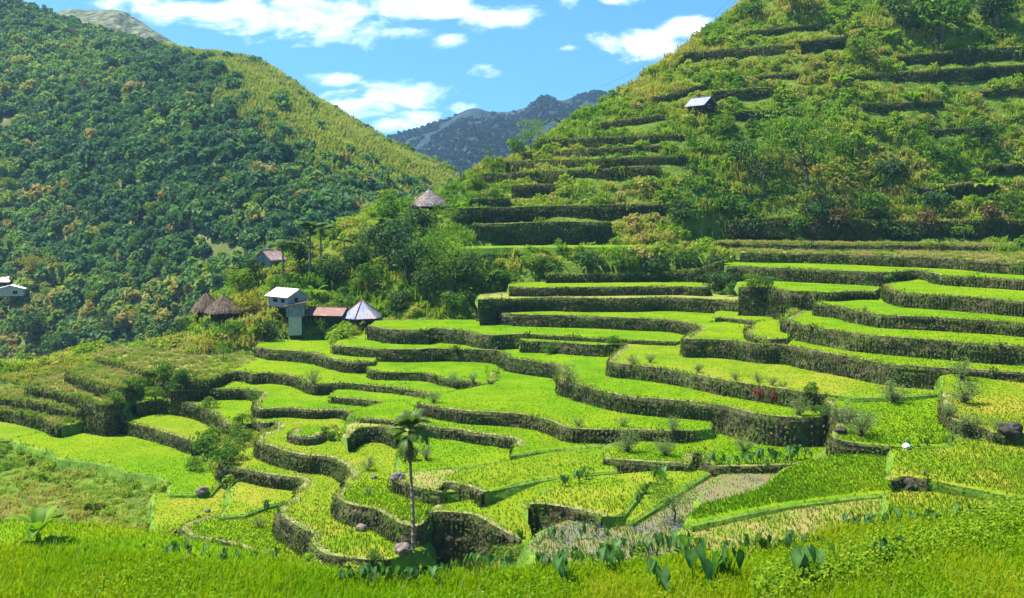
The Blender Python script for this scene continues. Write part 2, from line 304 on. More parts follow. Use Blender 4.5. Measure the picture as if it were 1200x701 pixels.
fld('FS4', -18.2, [(650,590),(640,577),(650,566),(690,559),(720,556)], [(800,549),(830,553),(800,570),(770,590),(740,610),(700,600)], mat='field_yellow', rice=.6)
fld('FS5', -17.9, [(619,596),(620,592),(630,592),(650,594),(680,598),(700,602),(706,606)], [(728,602),(745,580),(755,565),(720,563),(680,569),(645,576),(628,584)], mat='field_yellow', wall='square dark wall above the taro plants at lower centre', rice=.9)
# --- right of middle
fld('FN1', -17.8, [(709,538),(720,539),(732,540),(770,543),(796,544),(808,545),(812,532),(822,532),(832,545),(870,547),(910,546),(945,544)], [(978,537),(995,522),(1000,500),(990,486),(945,482),(890,482),(852,490),(812,496),(800,506),(770,513),(730,520),(712,528)], wall='low dark wall under bright rice right of centre, a bushy stub at its end')
fld('FJ', zFJ, [(735,404),(722,414),(715,424),(725,427),(740,428),(780,433),(800,436),(850,446),(900,454),(950,461),(968,462.5)], [(1000,464),(1060,463),(1105,460),(1108,446),(1060,444),(1020,438),(980,430),(930,420),(880,412),(850,400),(830,390),(800,386),(780,390),(760,398)], mat='field_yellow', wall='long wall with red leaves on its face below the grey shrubs')
fld('FN2', zFJ - .3, [(966,465),(974,477),(984,490),(977,505),(976,514),(985,517),(1000,519),(1020,521),(1045,523)], [(1080,523),(1110,523),(1112,500),(1105,459),(1060,459),(1035,460),(990,460)], wall='rubble wall under wispy yellow shrubs', tilt=((460,zFJ-.15),(522,-15.9)))
fld('FN3', -13.6, [(1105,462),(1112,490),(1150,500),(1162,507),(1178,510)], [(1260,512),(1260,430),(1180,429),(1140,433),(1105,440)], mat='field_yellow', wall='dark clod of wall among thin shrubs near the right border', tilt=((437,-13.1),(508,-15.3)))
fld('FKL', zFKL, [(562,363),(590,367),(620,369),(660,370),(700,371),(740,373),(780,374.5),(800,377),(817,381),(821,386),(812,391),(802,397),(812,398),(830,398),(860,400),(890,404),(920,405),(950,411),(980,416),(1000,419),(1040,427),(1080,430),(1110,432),(1145,434),(1200,437)],
    [(1280,440),(1280,418),(1200,416),(1150,414),(1100,412),(1050,408),(1000,402),(960,395),(920,388),(915,372),(890,366),(860,363),(800,359),(700,358),(600,356),(562,357)], wall='wall running from the centre, hooking round and on to the right border')
fld('FP', zFKL + .45, [(880,383),(876,389),(880,394),(890,396.5),(905,398),(920,398)], [(925,390),(920,376),(905,374),(890,376)], wall='knee-high curb round a small teardrop field')
fld('FK2', zFKL + .4, [(838,373),(850,372.5),(870,375),(893,378)], [(905,372),(890,364),(860,362),(840,365)], wall='thin kerb-like wall under the overgrown slip')
fld('FH', zFH, [(432,382),(445,384),(455,386),(480,387),(500,387),(506,385),(530,386.5),(548,388),(560,391),(577,393),(608,392),(652,394),(690,396),(725,398),(757,400),(790,401)],
    [(806,396),(806,388),(780,383),(750,382),(700,380),(650,378),(600,376),(562,372),(540,374),(500,375),(470,375),(440,376)], wall='broad wall right of the blue pyramid roof with a rubble slip')
fld('FH3', up(zFCB, 415, 13), [(610,400),(650,401),(690,404),(720,405),(733,404)], [(738,397),(700,394),(650,391),(610,392)], wall='low leafy wall of a narrow step at the centre')
fld('FM', zFM, [(945,362),(932,369),(921,374),(920,376),(927,378),(940,381),(980,388),(1000,391),(1040,395),(1080,398),(1120,401),(1160,404),(1200,406)], [(1290,412),(1290,390),(1200,386),(1100,380),(1030,375),(1000,370),(975,364),(957,359)], wall='tall wall with a pointed left corner, second of the right-hand stack')
fld('FQ', zFQ, [(975,349),(965,352),(957,356),(962,357.5),(985,360),(1000,364),(1030,369),(1060,371),(1090,372),(1120,374),(1160,376),(1200,379)], [(1290,384),(1290,366),(1200,361),(1130,357),(1090,354),(1060,350),(1040,345),(1028,342),(1000,342)], wall='wall below the field with one thin bare sapling')
fld('FR', zFR, [(1045,332),(1037,334),(1042,339),(1055,343),(1075,345),(1110,347),(1150,350),(1200,354)], [(1290,358),(1290,346),(1200,340),(1160,337),(1120,333),(1100,331),(1086,328),(1064,326)], wall='rounded wall end high in the right-hand stack')
fld('FU', zFU, [(852,312),(870,312.5),(900,314),(950,316),(1000,318),(1040,319.5),(1062,318),(1070,316.5),(1088,318.5),(1100,322),(1120,324),(1160,326),(1200,328.5)], [(1300,333),(1300,318),(1200,315),(1130,311),(1090,309),(1000,309),(930,307),(868,305),(845,309)], wall='very long dark wall under pale grass, right of the bushy bank')
fld('FV', zFV, [(868,296.5),(900,297),(950,297.5),(1000,299),(1050,301),(1085,302),(1130,304),(1160,307),(1200,309)], [(1300,313),(1300,301),(1200,298),(1100,295),(1000,292),(900,292),(830,292)], mat='field_rough', wall='grassy wall with pale green plants along its top', rice=.3)
fld('FY', -5.7, [(535,290.5),(570,290),(600,289.5),(700,289),(760,288.8),(800,288.5),(818,288)], None, mat='field_lush', deep=5, rice=.5)
fld('FX', zFX, [(815,286.5),(850,285.5),(900,286),(950,287),(1020,287.5),(1100,288),(1200,289),(1300,289)], None, mat='field_rough', wall='uppermost low wall under the dark scrub bank', rice=.3, deep=7)
fld('FN', zFN, [(560,352),(590,350.5),(640,349),(680,350),(708,350),(740,350),(780,349),(830,351),(860,353),(878,355)], [(893,346),(860,346),(800,343),(740,342),(680,342),(640,341),(590,342),(562,345)], mat='field_rough', wall='wall with a collapsed pale gap under the upper centre step', rice=.4)
fld('FO', zFO, [(598,337),(627,337.5),(660,337),(678,337),(720,336.5),(760,336),(800,336),(826,337),(830,334.5),(850,334.5),(880,336),(897,340)], [(905,331),(880,328),(800,329),(720,330),(640,330),(596,331)], wall='upper centre wall with a small blue figure-like gap at its left end')
fld('FT', -9.3, [(866,337),(900,338),(928,341),(950,342),(975,343.5),(1000,342),(1024,342)], [(1030,336),(1000,333),(960,330),(920,329),(866,330)], wall='short wall in shadow under the pale strip, beside the overgrown slip')
# --- rough shelves, far left
fld('S1', -21.2, [(-60,478),(0,481),(25,485),(50,491),(64,498),(72,500)], [(104,492),(90,480),(60,474),(0,468),(-60,465)], mat='field_rough', wall='grass-topped lowest shelf wall at the left border', rice=.25, rough=1)
fld('S2', -20.3, [(-40,462),(5,468),(40,472),(70,478),(88,481),(110,484),(130,487)], [(150,480),(140,472),(100,464),(60,457),(20,455),(-40,450)], mat='field_rough', wall='overgrown shelf wall, second above the left border fields', rice=.25, rough=1)
fld('S3', -19.3, [(33,453),(60,459),(80,463),(100,470),(125,475),(143,472)], [(165,458),(150,452),(120,446),(80,441),(45,443)], mat='field_rough', wall='ragged shelf bank with brown grass, third up at left', rice=.2, rough=1)
fld('S4', -18.2, [(80,438),(100,446),(115,451),(142,456),(152,452)], [(170,441),(150,432),(120,428),(88,430)], mat='field_rough', wall='ragged shelf bank with orange grass, fourth up at left', rice=.2, rough=1)
fld('S5', -17.7, [(108,418),(120,423),(135,427),(160,434),(178,438),(192,432)], [(220,418),(215,412),(170,408),(120,408)], mat='field_rough', wall='topmost brown grass bank before the forest at left', rice=.2, rough=1)
fld('FLG', -17.9, [(186,441),(200,445),(215,447),(245,446),(266,438)], [(300,425),(300,415),(250,416),(195,422)], mat='field_rough', wall='brown crumbling bank below the yellow meadow at left', rice=.2, rough=1)
# --- near right, stepping down away from the viewer
fld('FB2', -18.2, [(818,585),(835,568),(845,556)], [(900,549),(935,552),(935,570),(915,585),(870,600),(830,605)], mat='field_water', rice=.3)
fld('FB4', -18.5, [(618,640),(640,620),(700,598),(735,585)], [(765,560),(835,553),(860,575),(850,610),(800,640),(740,665),(640,668)], mat='field_water', rice=.75)
fld('FB1', -17.8, [(808,613),(812,600),(830,590),(860,582),(890,572),(908,560),(922,548),(945,540)], [(980,534),(1040,530),(1066,534),(1068,560),(1050,577),(1000,581),(920,591),(860,602)], rice=1.2, tilt=((533,-16.5),(610,-17.8)))
fld('FB3', -18.0, [(800,630),(806,618),(860,603),(920,592),(1000,582),(1048,578)], [(1070,585),(1080,620),(980,640),(860,660),(800,650)], mat='field_brown', rice=.5, tilt=((580,-17.45),(640,-18.5)))
fld('FB5', -15.2, [(1045,563),(1050,560),(1062,558),(1075,560),(1086,562)], [(1280,600),(1290,520),(1180,516),(1110,518),(1046,526),(1046,545)], mat='field_yellow', wall='black rubble wall in the near right field', rice=1, tilt=((518,-15.9),(590,-17.0)))
fld('FB6', -17.3, [(1040,580),(1055,573)], [(1090,566),(1280,590),(1290,640),(1040,640)], mat='field_yellow', rice=.8)
fld('F1', -14.5, [(-40,611),(60,612),(130,617),(200,628),(280,643),(360,660),(420,672)], [(440,720),(-60,720)], rice=1.2)
# --- nearest field, on the viewer's own slope
fld('F0', -7.0, [(-60,643),(120,650),(200,657),(280,666),(370,676),(470,682),(560,674),(640,667),(720,660),(800,654),(870,648),(940,634),(1000,620),(1100,609),(1260,598)], [(1500,760),(1300,980),(-100,980),(-260,760)], rice=2)

for f in FIELDS:
    f['c'], f['g'] = f['z'], 0.0
    if f['tilt']:                                    # a field that falls gently towards the valley: heights at two photo rows
        (r1, z1), (r2, z2) = f['tilt']; Y1, Y2 = z1 * F / (YH - r1), z2 * F / (YH - r2)
        f['g'] = (z1 - z2) / (Y1 - Y2); f['c'] = z1 - f['g'] * Y1
    def un(x, y):
        Y = f['c'] / ((YH - y) / F - f['g']); return ((x - 600) / F * Y, Y)
    frs = catmull(np.array(f['front'], float), 6)
    f['wf'] = np.array([un(x, y) for x, y in frs])
    if f['deep']: wb = f['wf'][::-6] + np.array((0, f['deep'])); wb = np.vstack([wb, f['wf'][:1] + np.array((0, f['deep']))]) if not np.allclose(wb[-1, 0], f['wf'][0, 0]) else wb
    else: wb = np.array([un(x, y) for x, y in f['back']])
    f['poly'] = np.vstack([f['wf'], wb])
    p = f['poly']; A = .5 * np.sum(p[:, 0] * np.roll(p[:, 1], -1) - np.roll(p[:, 0], -1) * p[:, 1]); f['sgn'] = 1 if A > 0 else -1
def fz(f, y): return f['c'] + f['g'] * np.asarray(y, float)
FD = {f['id']: f for f in FIELDS}

# ------------------------------------------------------------------ ground (one sheet through the fields, the village knoll and the terraced hill)
CP = []
def cp(px, py, Y, dz=0): p = P(px, py, Y); CP.append((p[0], p[1], p[2] + dz))
for f in FIELDS:
    q = f['poly'][::4]
    for x, y in q: CP.append((x, y, fz(f, y) - .7))
    c = f['poly'].mean(0); CP.append((c[0], c[1], fz(f, c[1]) - .7))
TOE = [(470,298,143),(560,286,148),(640,285.5,148),(720,285,148),(800,283,148),(900,279.5,148),(1050,279,148),(1250,279,150),(1500,279,150)]
CREST = [(540,213,178),(600,189,178),(645,158,179),(705,122,186),(800,58,192),(868,4,200),(1040,-90,214),(1250,-170,228),(1500,-230,240)]
for (a, b) in zip(TOE, CREST):
    A, B = P(*a), P(*b)
    for t in (0, .22, .45, .7, .88, 1):
        p = A + (B - A) * t; p[2] += 3.0 * math.sin(math.pi * t) * (1 if a[0] > 700 else .2); CP.append(tuple(p))
    for d, dz in ((14, -5), (40, -22)): CP.append((B[0], B[1] + d, B[2] + dz))
for c in [(240,396,125),(300,394,125),(340,392,124),(423,381,122),(470,377,122),(520,373,122),(555,362,123),(575,345,127),(590,338,128),(258,374,132),(300,350,136),(333,365,130),(380,376,127),
          (296,316,147),(300,330,142),(330,318,148),(360,335,140),(440,335,135),(520,332,132),(560,312,134),(400,288,150),(450,272,150),(503,248,152),(540,250,150),(560,232,158),(430,254,166),(480,242,172),(520,230,178),
          (630,312,134),(720,312,134),(800,312,133),(850,306,131),
          (230,400,128),(215,395,140),(290,340,160),(250,380,155),(200,408,132),(150,412,126),(100,425,122),(50,432,118),(0,440,116),(-60,445,114)]: cp(*c)
for c in [(-100,-160,-42),(-60,165,-34),(-110,140,-32),(-95,120,-24),(-40,185,-26),(-20,200,-22),(0,225,-20),(30,240,-10),(-60,215,-45),(-30,240,-40),(-80,100,-26),(-75,85,-25),(-60,70,-25),(-45,60,-24),(90,30,-5),(60,18,-6),(40,40,-13),(60,60,-14),(80,80,-12),(120,100,-9),(-60,30,-9),(-40,45,-15),(-15,40,-19),(0,35,-18),(10,32,-16),(-8,30,-15),(15,42,-19),(0,46,-21),(-12,52,-22),(140,140,-5),(0,12,-7),(-20,12,-7),(20,12,-7)]:
    CP.append(c)
for c in [(100,562,86),(60,582,82),(120,612,77),(30,600,76),(160,620,70),(150,580,80),(480,666,64),(430,672,61),(520,668,63.5),(545,668,63),(500,672,61),(530,676,60),(590,646,59),(605,652,57),(300,675,58),(350,680,60),(640,670,55),(700,660,55),(0,570,86)]: cp(*c, -.3)
CP = np.array([c for c in CP if c[1] > 5]); CPxy, CPz = CP[:, :2], CP[:, 2]
# thin-plate spline with smoothing
def _U(r2): return np.where(r2 > 0, .5 * r2 * np.log(np.maximum(r2, 1e-12)), 0)
S = 50.0; q = CPxy / S; n = len(q)
K = _U(((q[:, None] - q[None]) ** 2).sum(-1)) + np.eye(n) * .004
Pm = np.c_[np.ones(n), q]; A = np.zeros((n + 3, n + 3)); A[:n, :n] = K; A[:n, n:] = Pm; A[n:, :n] = Pm.T
sol = np.linalg.solve(A, np.r_[CPz, 0, 0, 0])
GX = np.arange(-130, 175.1, 1.0); GY = np.arange(8, 262.1, 1.0)
gx, gy = np.meshgrid(GX, GY); pts = np.c_[gx.ravel(), gy.ravel()] / S
gz = np.concatenate([_U(((c[:, None] - q[None]) ** 2).sum(-1)) @ sol[:n] + np.c_[np.ones(len(c)), c] @ sol[n:] for c in np.array_split(pts, 40)]).reshape(gx.shape)
gz += (fbm(gx * .18, gy * .18, 4) - .5) * np.clip((gy - 100) / 40, 0.2, 1) * 2.2
gz = np.maximum(gz, -70)
for f in FIELDS:
    ins = inpoly(gx, gy, f['poly']); gz[ins] = np.minimum(gz[ins], fz(f, gy[ins]) - .45)
def gh(x, y):
    x = np.asarray(x, float); y = np.asarray(y, float)
    i = np.clip((x - GX[0]), 0, len(GX) - 1.001); j = np.clip((y - GY[0]), 0, len(GY) - 1.001)
    i0 = i.astype(int); j0 = j.astype(int); a = i - i0; b = j - j0
    return (gz[j0, i0] * (1 - a) + gz[j0, i0 + 1] * a) * (1 - b) + (gz[j0 + 1, i0] * (1 - a) + gz[j0 + 1, i0 + 1] * a) * b
def top(x, y):
    """height of the highest field or ground at x, y"""
    r = gh(x, y)
    for f in FIELDS:
        m = inpoly(x, y, f['poly']); z = fz(f, y); r = np.where(m & (z > r), z, r)
    return r
def hit(px, py, y0=15., y1=250.):
    """first point of the land on the sight line through a photo point"""
    Y = np.arange(y0, y1, .35); X = (px - 600) / F * Y; Z = (YH - py) / F * Y; T = top(X, Y)
    k = np.argmax(T >= Z)
    return np.array((X[k], Y[k], T[k])) if T[k] >= Z[k] else None
g = mesh_np('ground', np.c_[gx.ravel(), gy.ravel(), gz.ravel()], [grid_faces(*gx.shape)], M['ground'], smooth=True); tag(g, kind='structure')

# ------------------------------------------------------------------ fields
EDGE = []
for f in FIELDS:
    p = f['poly']; n = len(p); z = fz(f, p[:, 1])
    tri = np.array(tessellate_polygon([[Vector((x, y, 0)) for x, y in p]]))
    d = unit(np.roll(p, -1, 0) - np.roll(p, 1, 0)); out = np.stack([d[:, 1], -d[:, 0]], 1) * f['sgn']
    wobble = .45 + .5 * fbm(p[:, 0] * .6, p[:, 1] * .6, 2)[:, None]
    if f['wall']: wobble[:len(f['wf'])] = .02
    V = np.vstack([np.c_[p, z], np.c_[p + out * wobble * .35, z - .12], np.c_[p + out * wobble, z - 1.0]])
    i = np.arange(n); j = (i + 1) % n
    o = mesh_np('field', V, [tri, np.stack([i, j, j + n, i + n], 1), np.stack([i + n, j + n, j + 2 * n, i + 2 * n], 1)], [M[f['mat']], M['bank']], [0, 1, 1])
    ow = np.c_[out * wobble, z[:, None] * 0 + (wobble > .03)]; q, L = resample(np.c_[np.vstack([p, p[:1]]), np.r_[z, z[:1]], np.vstack([ow, ow[:1]])], .045); q = q[q[:, 1] < 110]; q = q[(q[:, 5] > .5) | (RNG.uniform(0, 1, len(q)) < .3)]
    if len(q): EDGE.append(q)
    tag(o, kind='structure')

# ------------------------------------------------------------------ stone walls, one per terrace front
def build_wall(f):
    ledge = 'wz' in f; w, L = resample(np.c_[f['wf'], f['wz'], f['wlo']] if ledge else f['wf'], .3); n = len(w); z = w[:, 2] if ledge else fz(f, w[:, 1]); wl = w[:, 3] if ledge else None; w = w[:, :2]
    t = np.gradient(w, axis=0); t = unit(t); out = np.stack([t[:, 1], -t[:, 0]], 1) * f['sgn']
    k = np.ones(9) / 9; out = unit(np.stack([np.convolve(np.pad(out[:, a], 4, 'edge'), k, 'valid') for a in (0, 1)], 1))
    lo = wl if ledge else np.minimum.reduce([top(*(w + out * d).T) for d in (.45, .9)]); lo = np.where(lo > z - .15, z - .5, lo); lo = np.maximum(lo, z - 5.0)
    hN = z - lo + .35
    rows = np.linspace(0, 1, 10); b = Bag(); rough = f['rough']
    V = []; nz = RNG.uniform(0, 100)
    # inner lip, coping, then down the face
    s = np.arange(n) * .3
    lip = .02 + .22 * (fbm(s * .35 + nz, s * 0, 4) - .4)
    inn = .45 + .2 * fbm(s * .3, s * 0 + nz, 2)
    if ledge: inn = inn + f['shelf']
    V.append(np.c_[w - out * inn[:, None], z + .004]); V.append(np.c_[w - out * inn[:, None] * .5, z + lip]); V.append(np.c_[w + out * .03, z + lip * .8])
    for r in rows[1:]:
        bulge = .10 + hN * .10 * r + .55 * (fbm(s * .4 + nz, hN * r * 1.1 + nz, 4) - .45) + .10 * (fbm(s * 2.2 + nz, hN * r * 3 + nz, 2) - .5)
        V.append(np.c_[w + out * np.maximum(bulge, .04)[:, None], z - hN * r])
    V = np.stack(V); nr = len(V); fc = grid_faces(nr, n)
    if f['sgn'] < 0: fc = fc[:, ::-1]
    rim = np.zeros(len(fc), int); rim[: 2 * (n - 1)] = 2
    # outer corner fade of rim width
    b.add(V.reshape(-1, 3), [fc[rim == 2]], 2); b.F.append(fc[rim == 0]); b.M.append(0)
    # creepers and hanging grass on the face
    area = L * hN.mean(); nl = int(area * (36 if not rough else 46)); ii = RNG.integers(0, n, nl); rr = RNG.uniform(0, 1, nl) ** .8
    dens = fbm(ii * .3 * .35 + nz, rr * hN[ii] * .6, 3); keep = RNG.uniform(.25, .75, nl) < dens + .1; ii, rr = ii[keep], rr[keep]; m = len(ii)
    if m:
        C = np.c_[w[ii] + out[ii] * (.16 + hN[ii] * .10 * rr + .12)[:, None], z[ii] - hN[ii] * rr]
        N = np.c_[out[ii], np.full(m, .45)] + RNG.normal(size=(m, 3)) * .45
        Y = C[:, 1]; sz = np.clip(.16 + Y * .0016, .16, .42) * RNG.uniform(.7, 1.4, m) * (1.3 if rough else 1)
        al = np.c_[np.zeros((m, 2)), -np.ones(m)] + RNG.normal(size=(m, 3)) * .5
        v, q4 = leaves(C, N, sz, .5, .1, al); tt = np.clip(fbm(ii * .3 * .4 + nz * 2, rr * 2, 2) * .8 + RNG.uniform(-.25, .35, m), 0, 1)
        b.add(v, q4, 1, np.repeat(tt, 4))
    # leafy clumps hanging from the wall here and there
    for q_ in range(int(L / 3.2 * (.4 if rough else 1))):
        i0 = RNG.integers(0, n); r0 = RNG.uniform(-.02, .85); k_ = RNG.integers(18, 46); sz = RNG.uniform(.25, .6)
        C = np.array([*(w[i0] + out[i0] * (.2 + hN[i0] * .1 * r0)), z[i0] - hN[i0] * r0]) + RNG.normal(0, .5, (k_, 3)) * np.array([sz * 1.3, sz * .7, sz])
        v, q4 = leaves(C, np.tile(np.array([[*out[i0], .6]]), (k_, 1)) + RNG.normal(0, .5, (k_, 3)), np.clip(.14 + w[i0, 1] * .0014, .16, .34), .55, .1); b.add(v, q4, 1, np.repeat(np.clip(RNG.uniform(.3, .75) + RNG.uniform(-.2, .2, k_), 0, 1), 4))
    # fringe of grass along the rim
    nf = int(L * (16 if not rough else 34)); ii = RNG.integers(0, n, nf); d = RNG.uniform(-.5, .12, nf)
    C = np.c_[w[ii] + out[ii] * d[:, None] + RNG.uniform(-.15, .15, (nf, 2)), z[ii]]
    hh = RNG.uniform(.08, .28, nf) * (2.0 if rough else 1) * (.2 + 2.2 * fbm(ii * .3 * .3 + nz, ii * 0, 3) ** 2)
    v, fcs = blades(C, hh, np.clip(C[:, 1] * .0011, .03, .2), .9); tt = np.clip(fbm(ii * .3 * .2 + nz, ii * 0 + 3., 3) * 1.1 - .1 + RNG.uniform(-.2, .2, nf), 0, 1)
    b.add(v, fcs, 3, np.repeat(tt, 5))
    o = b.build('stone_wall' if not rough else 'grassy_bank', [M['wall'], M['wall_leaf'], M['rim'], M['fringe']])
    tag(o, f['wall'], 'terrace wall' if not rough else 'grass bank', 'dry stone walls of the rice terraces' if not rough else 'overgrown banks', 'thing')
    f['lo'] = lo
for f in FIELDS:
    if f['wall']: build_wall(f)
# ------------------------------------------------------------------ walls of the old terraces up the right-hand hill
def ledge(bot, h, label, shelf=2.0, rough=0):
    pts = [hit(x, y, 118) for x, y in bot]
    pts = np.array([p for p in pts if p is not None])
    if len(pts) < 2: return
    q = catmull(pts, 5); zt = q[:, 2] + np.array(np.interp(np.linspace(0, 1, len(q)), np.linspace(0, 1, len(h)), h)) / F * q[:, 1]
    k = np.hanning(9); k /= k.sum(); sm = lambda a: np.convolve(np.pad(a, 4, 'edge'), k, 'valid')
    f = dict(wf=np.c_[q[:, 0], sm(q[:, 1])], wz=sm(zt), wlo=sm(q[:, 2]) - .3, wall=label, rough=rough, sgn=1, shelf=shelf)
    LEDGES.append(f); build_wall(f)
LEDGES = []
for a in [([(631,176),(690,173),(754,169),(800,163)], [12,11,10,4], 'uppermost of the four dark stacked walls at the pass'),
          ([(613,188.5),(690,185),(777,180.5)], [9,9,10], 'second dark wall down in the stack at the pass'),
          ([(594,202),(700,198),(803,194)], [12,11,11], 'third dark wall down in the stack at the pass, the longest'),
          ([(561,215),(660,213),(774,210)], [10,12,13], 'lowest dark wall in the stack at the pass, greener than those above'),
          ([(600,230),(652,227)], [12,11], 'short dark green wall under the stack at the pass'),
          ([(551,242),(597,242)], [8,8], 'short wall just right of the lone thatched roof'),
          ([(538,259),(627,256),(697,256),(777,250)], [13,12,14,11], 'leafy wall above the biggest dark wall'),
          ([(556,286),(640,286),(716,286)], [20,26,24], 'biggest plain dark wall, grass hanging over its top'),
          ([(1052,78),(1134,75),(1200,72),(1280,70)], [10,15,15,14], 'upper of two long dark walls high on the right hill'),
          ([(988,96),(1067,94),(1200,87),(1280,84)], [4,10,11,11], 'lower of two long dark walls high on the right hill'),
          ([(938,62),(990,56)], [13,12], 'short leafy wall near the top of the right hill'),
          ([(801,74),(860,70),(932,62)], [10,12,9], 'leafy wall along the skyline side of the right hill'),
          ([(878,47),(962,36)], [9,9], 'topmost leafy wall on the right hill'),
          ([(835,118),(903,112)], [9,10], 'wall just above and right of the lone tin hut'),
          ([(858,140),(940,136)], [7,8], 'wall just below and right of the lone tin hut'),
          ([(1075,234),(1167,226)], [10,11], 'low brown wall among bushes at the foot of the right hill'),
          ([(1010,130),(1060,128),(1105,125)], [6,7,5], 'faint short wall in the middle of the right hill'), ([(880,97),(935,92)], [6,7], 'faint leafy wall right above the lone tin hut'), ([(1150,114),(1200,112),(1260,110)], [6,7,7], 'faint wall under the long dark walls at the right border'),
          ([(765,122),(800,113),(828,104)], [6,7,5], 'faint leafy wall left of the lone tin hut'), ([(705,152),(745,146),(785,140)], [7,7,6], 'faint leafy wall above the stack at the pass'), ([(1150,203),(1200,200),(1260,197)], [7,8,8], 'leafy wall among bushes at the right border'), ([(1090,160),(1150,157)], [6,6], 'faint leafy wall low on the right hill')]: ledge(*a)
ledge([(850,281),(950,279.5),(1050,279),(1150,279),(1290,279)], [12,20,15,22,15], 'dark scrubby bank with reddish patches above the pale grass', 2.5, 1)
ledge([(640,332),(720,331),(800,330),(850,328)], [9,10,10,6], 'low tangled bank under the bushes, above the upper centre step', 1.5, 1)

# ------------------------------------------------------------------ far hills
def loft(name, toe, crest, rows, cols, mat, bulge, rough, back=60, seed=0, front=40):
    a = catmull(np.array([P(*t) for t in toe]), 8); c = catmull(np.array([P(*t) for t in crest]), 8)
    a, _ = resample3(a, cols); c, _ = resample3(c, cols)
    v = np.r_[np.linspace(-.35, 0, 5)[:-1], np.linspace(0, 1, rows), 1.12, 1.35]
    u = np.linspace(0, 1, cols); G = []
    for t in v:
        if t <= 1: p = a + (c - a) * t; p[:, 2] += bulge * np.sin(np.pi * np.clip(t, 0, 1))
        else: p = c + (c - a) * (t - 1) * .6; p[:, 2] = c[:, 2] - (t - 1) * abs(c[:, 2] - a[:, 2]) * 1.2
        if t < 0: p[:, 2] = a[:, 2] + t * front
        amp = np.sin(np.pi * np.clip(t, 0, 1)) ** .6 if t <= 1 else 0
        p[:, 2] += rough * amp * ((fbm(u * 9 + seed, np.full(cols, t * 2.2 + seed), 4) - .5) * 2 + .4 * (fbm(u * 40 + seed, np.full(cols, t * 14), 3) - .5))
        G.append(p)
    G = np.array(G)
    o = mesh_np(name, G.reshape(-1, 3), [grid_faces(len(v), cols)], mat, smooth=True); tag(o, kind='structure')
    return o, G, v
def resample3(pts, n):
    d = np.r_[0, np.cumsum(np.linalg.norm(np.diff(pts, axis=0), axis=1))]; t = np.linspace(0, d[-1], n)
    return np.stack([np.interp(t, d, pts[:, i]) for i in range(3)], 1), d[-1]
M['forest_floor'] = surf_mat('forest_floor', [(.3, (.05, .07, .014)), (.5, (.11, .125, .028)), (.7, (.2, .185, .06))], .09, 7, .95, .6, .5)
M['dry_hill'] = surf_mat('dry_grass_hill', [(.35, (.02, .045, .02)), (.5, (.09, .11, .05)), (.62, (.2, .19, .11))], .16, 9, .95, 1, .3, bdist=3)
M['far_mountain'] = surf_mat('far_mountain', [(.42, (.008, .026, .024)), (.56, (.018, .045, .038)), (.66, (.06, .075, .045)), (.76, (.20, .18, .14))], .022, 9, .95, 1, .10, bdist=12)
TOEL = [(-420,420,320),(-200,432,290),(-80,440,272),(0,445,262),(100,440,250),(200,412,238),(300,352,232),(400,300,238),(470,262,262),(540,232,300)]
CRESTL = [(-500,-220,720),(-250,-120,620),(-90,-62,560),(26,0,522),(150,46,490),(265,72,465),(330,113,445),(400,157,420),(455,192,400),(520,228,375)]
hill_o, HG, HV = loft('hill', TOEL, CRESTL, 60, 110, M['forest_floor'], 10, 9, seed=4)
loft('hill', [(20,60,640),(90,70,640),(160,80,640),(240,110,620)], [(40,22,760),(80,11,760),(105,12,765),(142,13,760),(160,22,750),(190,42,735),(222,62,720),(260,90,700)], 24, 50, M['dry_hill'], 6, 7, seed=9)
_, FG_, _ = loft('hill', [(250,260,800),(400,255,850),(480,240,880),(560,230,880),(650,225,880),(740,215,880),(840,200,900)],
     [(250,200,1400),(400,175,1420),(440,163,1430),(480,153,1440),(520,141,1440),(553,127,1440),(575,131,1440),(602,130,1450),(622,123,1450),(640,113,1450),(655,118,1460),(672,114,1450),(690,108,1440),(706,109,1430),(722,120,1430),(760,140,1430),(840,150,1430)], 60, 160, M['far_mountain'], 4, 34, seed=2)
zz = np.array([[-6000, -500, -75], [6000, -500, -75], [6000, 9000, -75], [-6000, 9000, -75.]]); o = mesh_np('terrain', zz, [np.array([[0, 1, 2, 3]])], M['forest_floor']); tag(o, kind='structure')

# ------------------------------------------------------------------ plants: prototypes as arrays
def crown(n, rx, rz, zc, nl, leaf, tint=(.15, .75), asp=.6, up=.3, spread=.62):
    ang = RNG.uniform(0, 2 * np.pi, nl); rr = np.sqrt(RNG.uniform(0, 1, nl)); zz = RNG.uniform(-1, 1, nl)
    c = np.stack([np.cos(ang) * rr * rx * spread, np.sin(ang) * rr * rx * spread, zc + zz * rz * spread * np.sqrt(np.maximum(1 - rr ** 2 * .7, .1))], 1)
    r = RNG.uniform(.3, .55, nl); li = RNG.integers(0, nl, n); d = unit(RNG.normal(size=(n, 3)) + np.array([0, 0, up]))
    p = c[li] + d * r[li][:, None] * np.array([rx, rx, rz]) * RNG.uniform(.72, 1.08, n)[:, None]
    V, Fc = leaves(p, d + RNG.normal(size=(n, 3)) * .55, leaf * RNG.uniform(.65, 1.35, n), asp)
    lt = RNG.uniform(*tint, nl); T = np.clip(lt[li] + RNG.uniform(-.2, .2, n), 0, 1)
    return V, Fc, np.repeat(T, 4), c
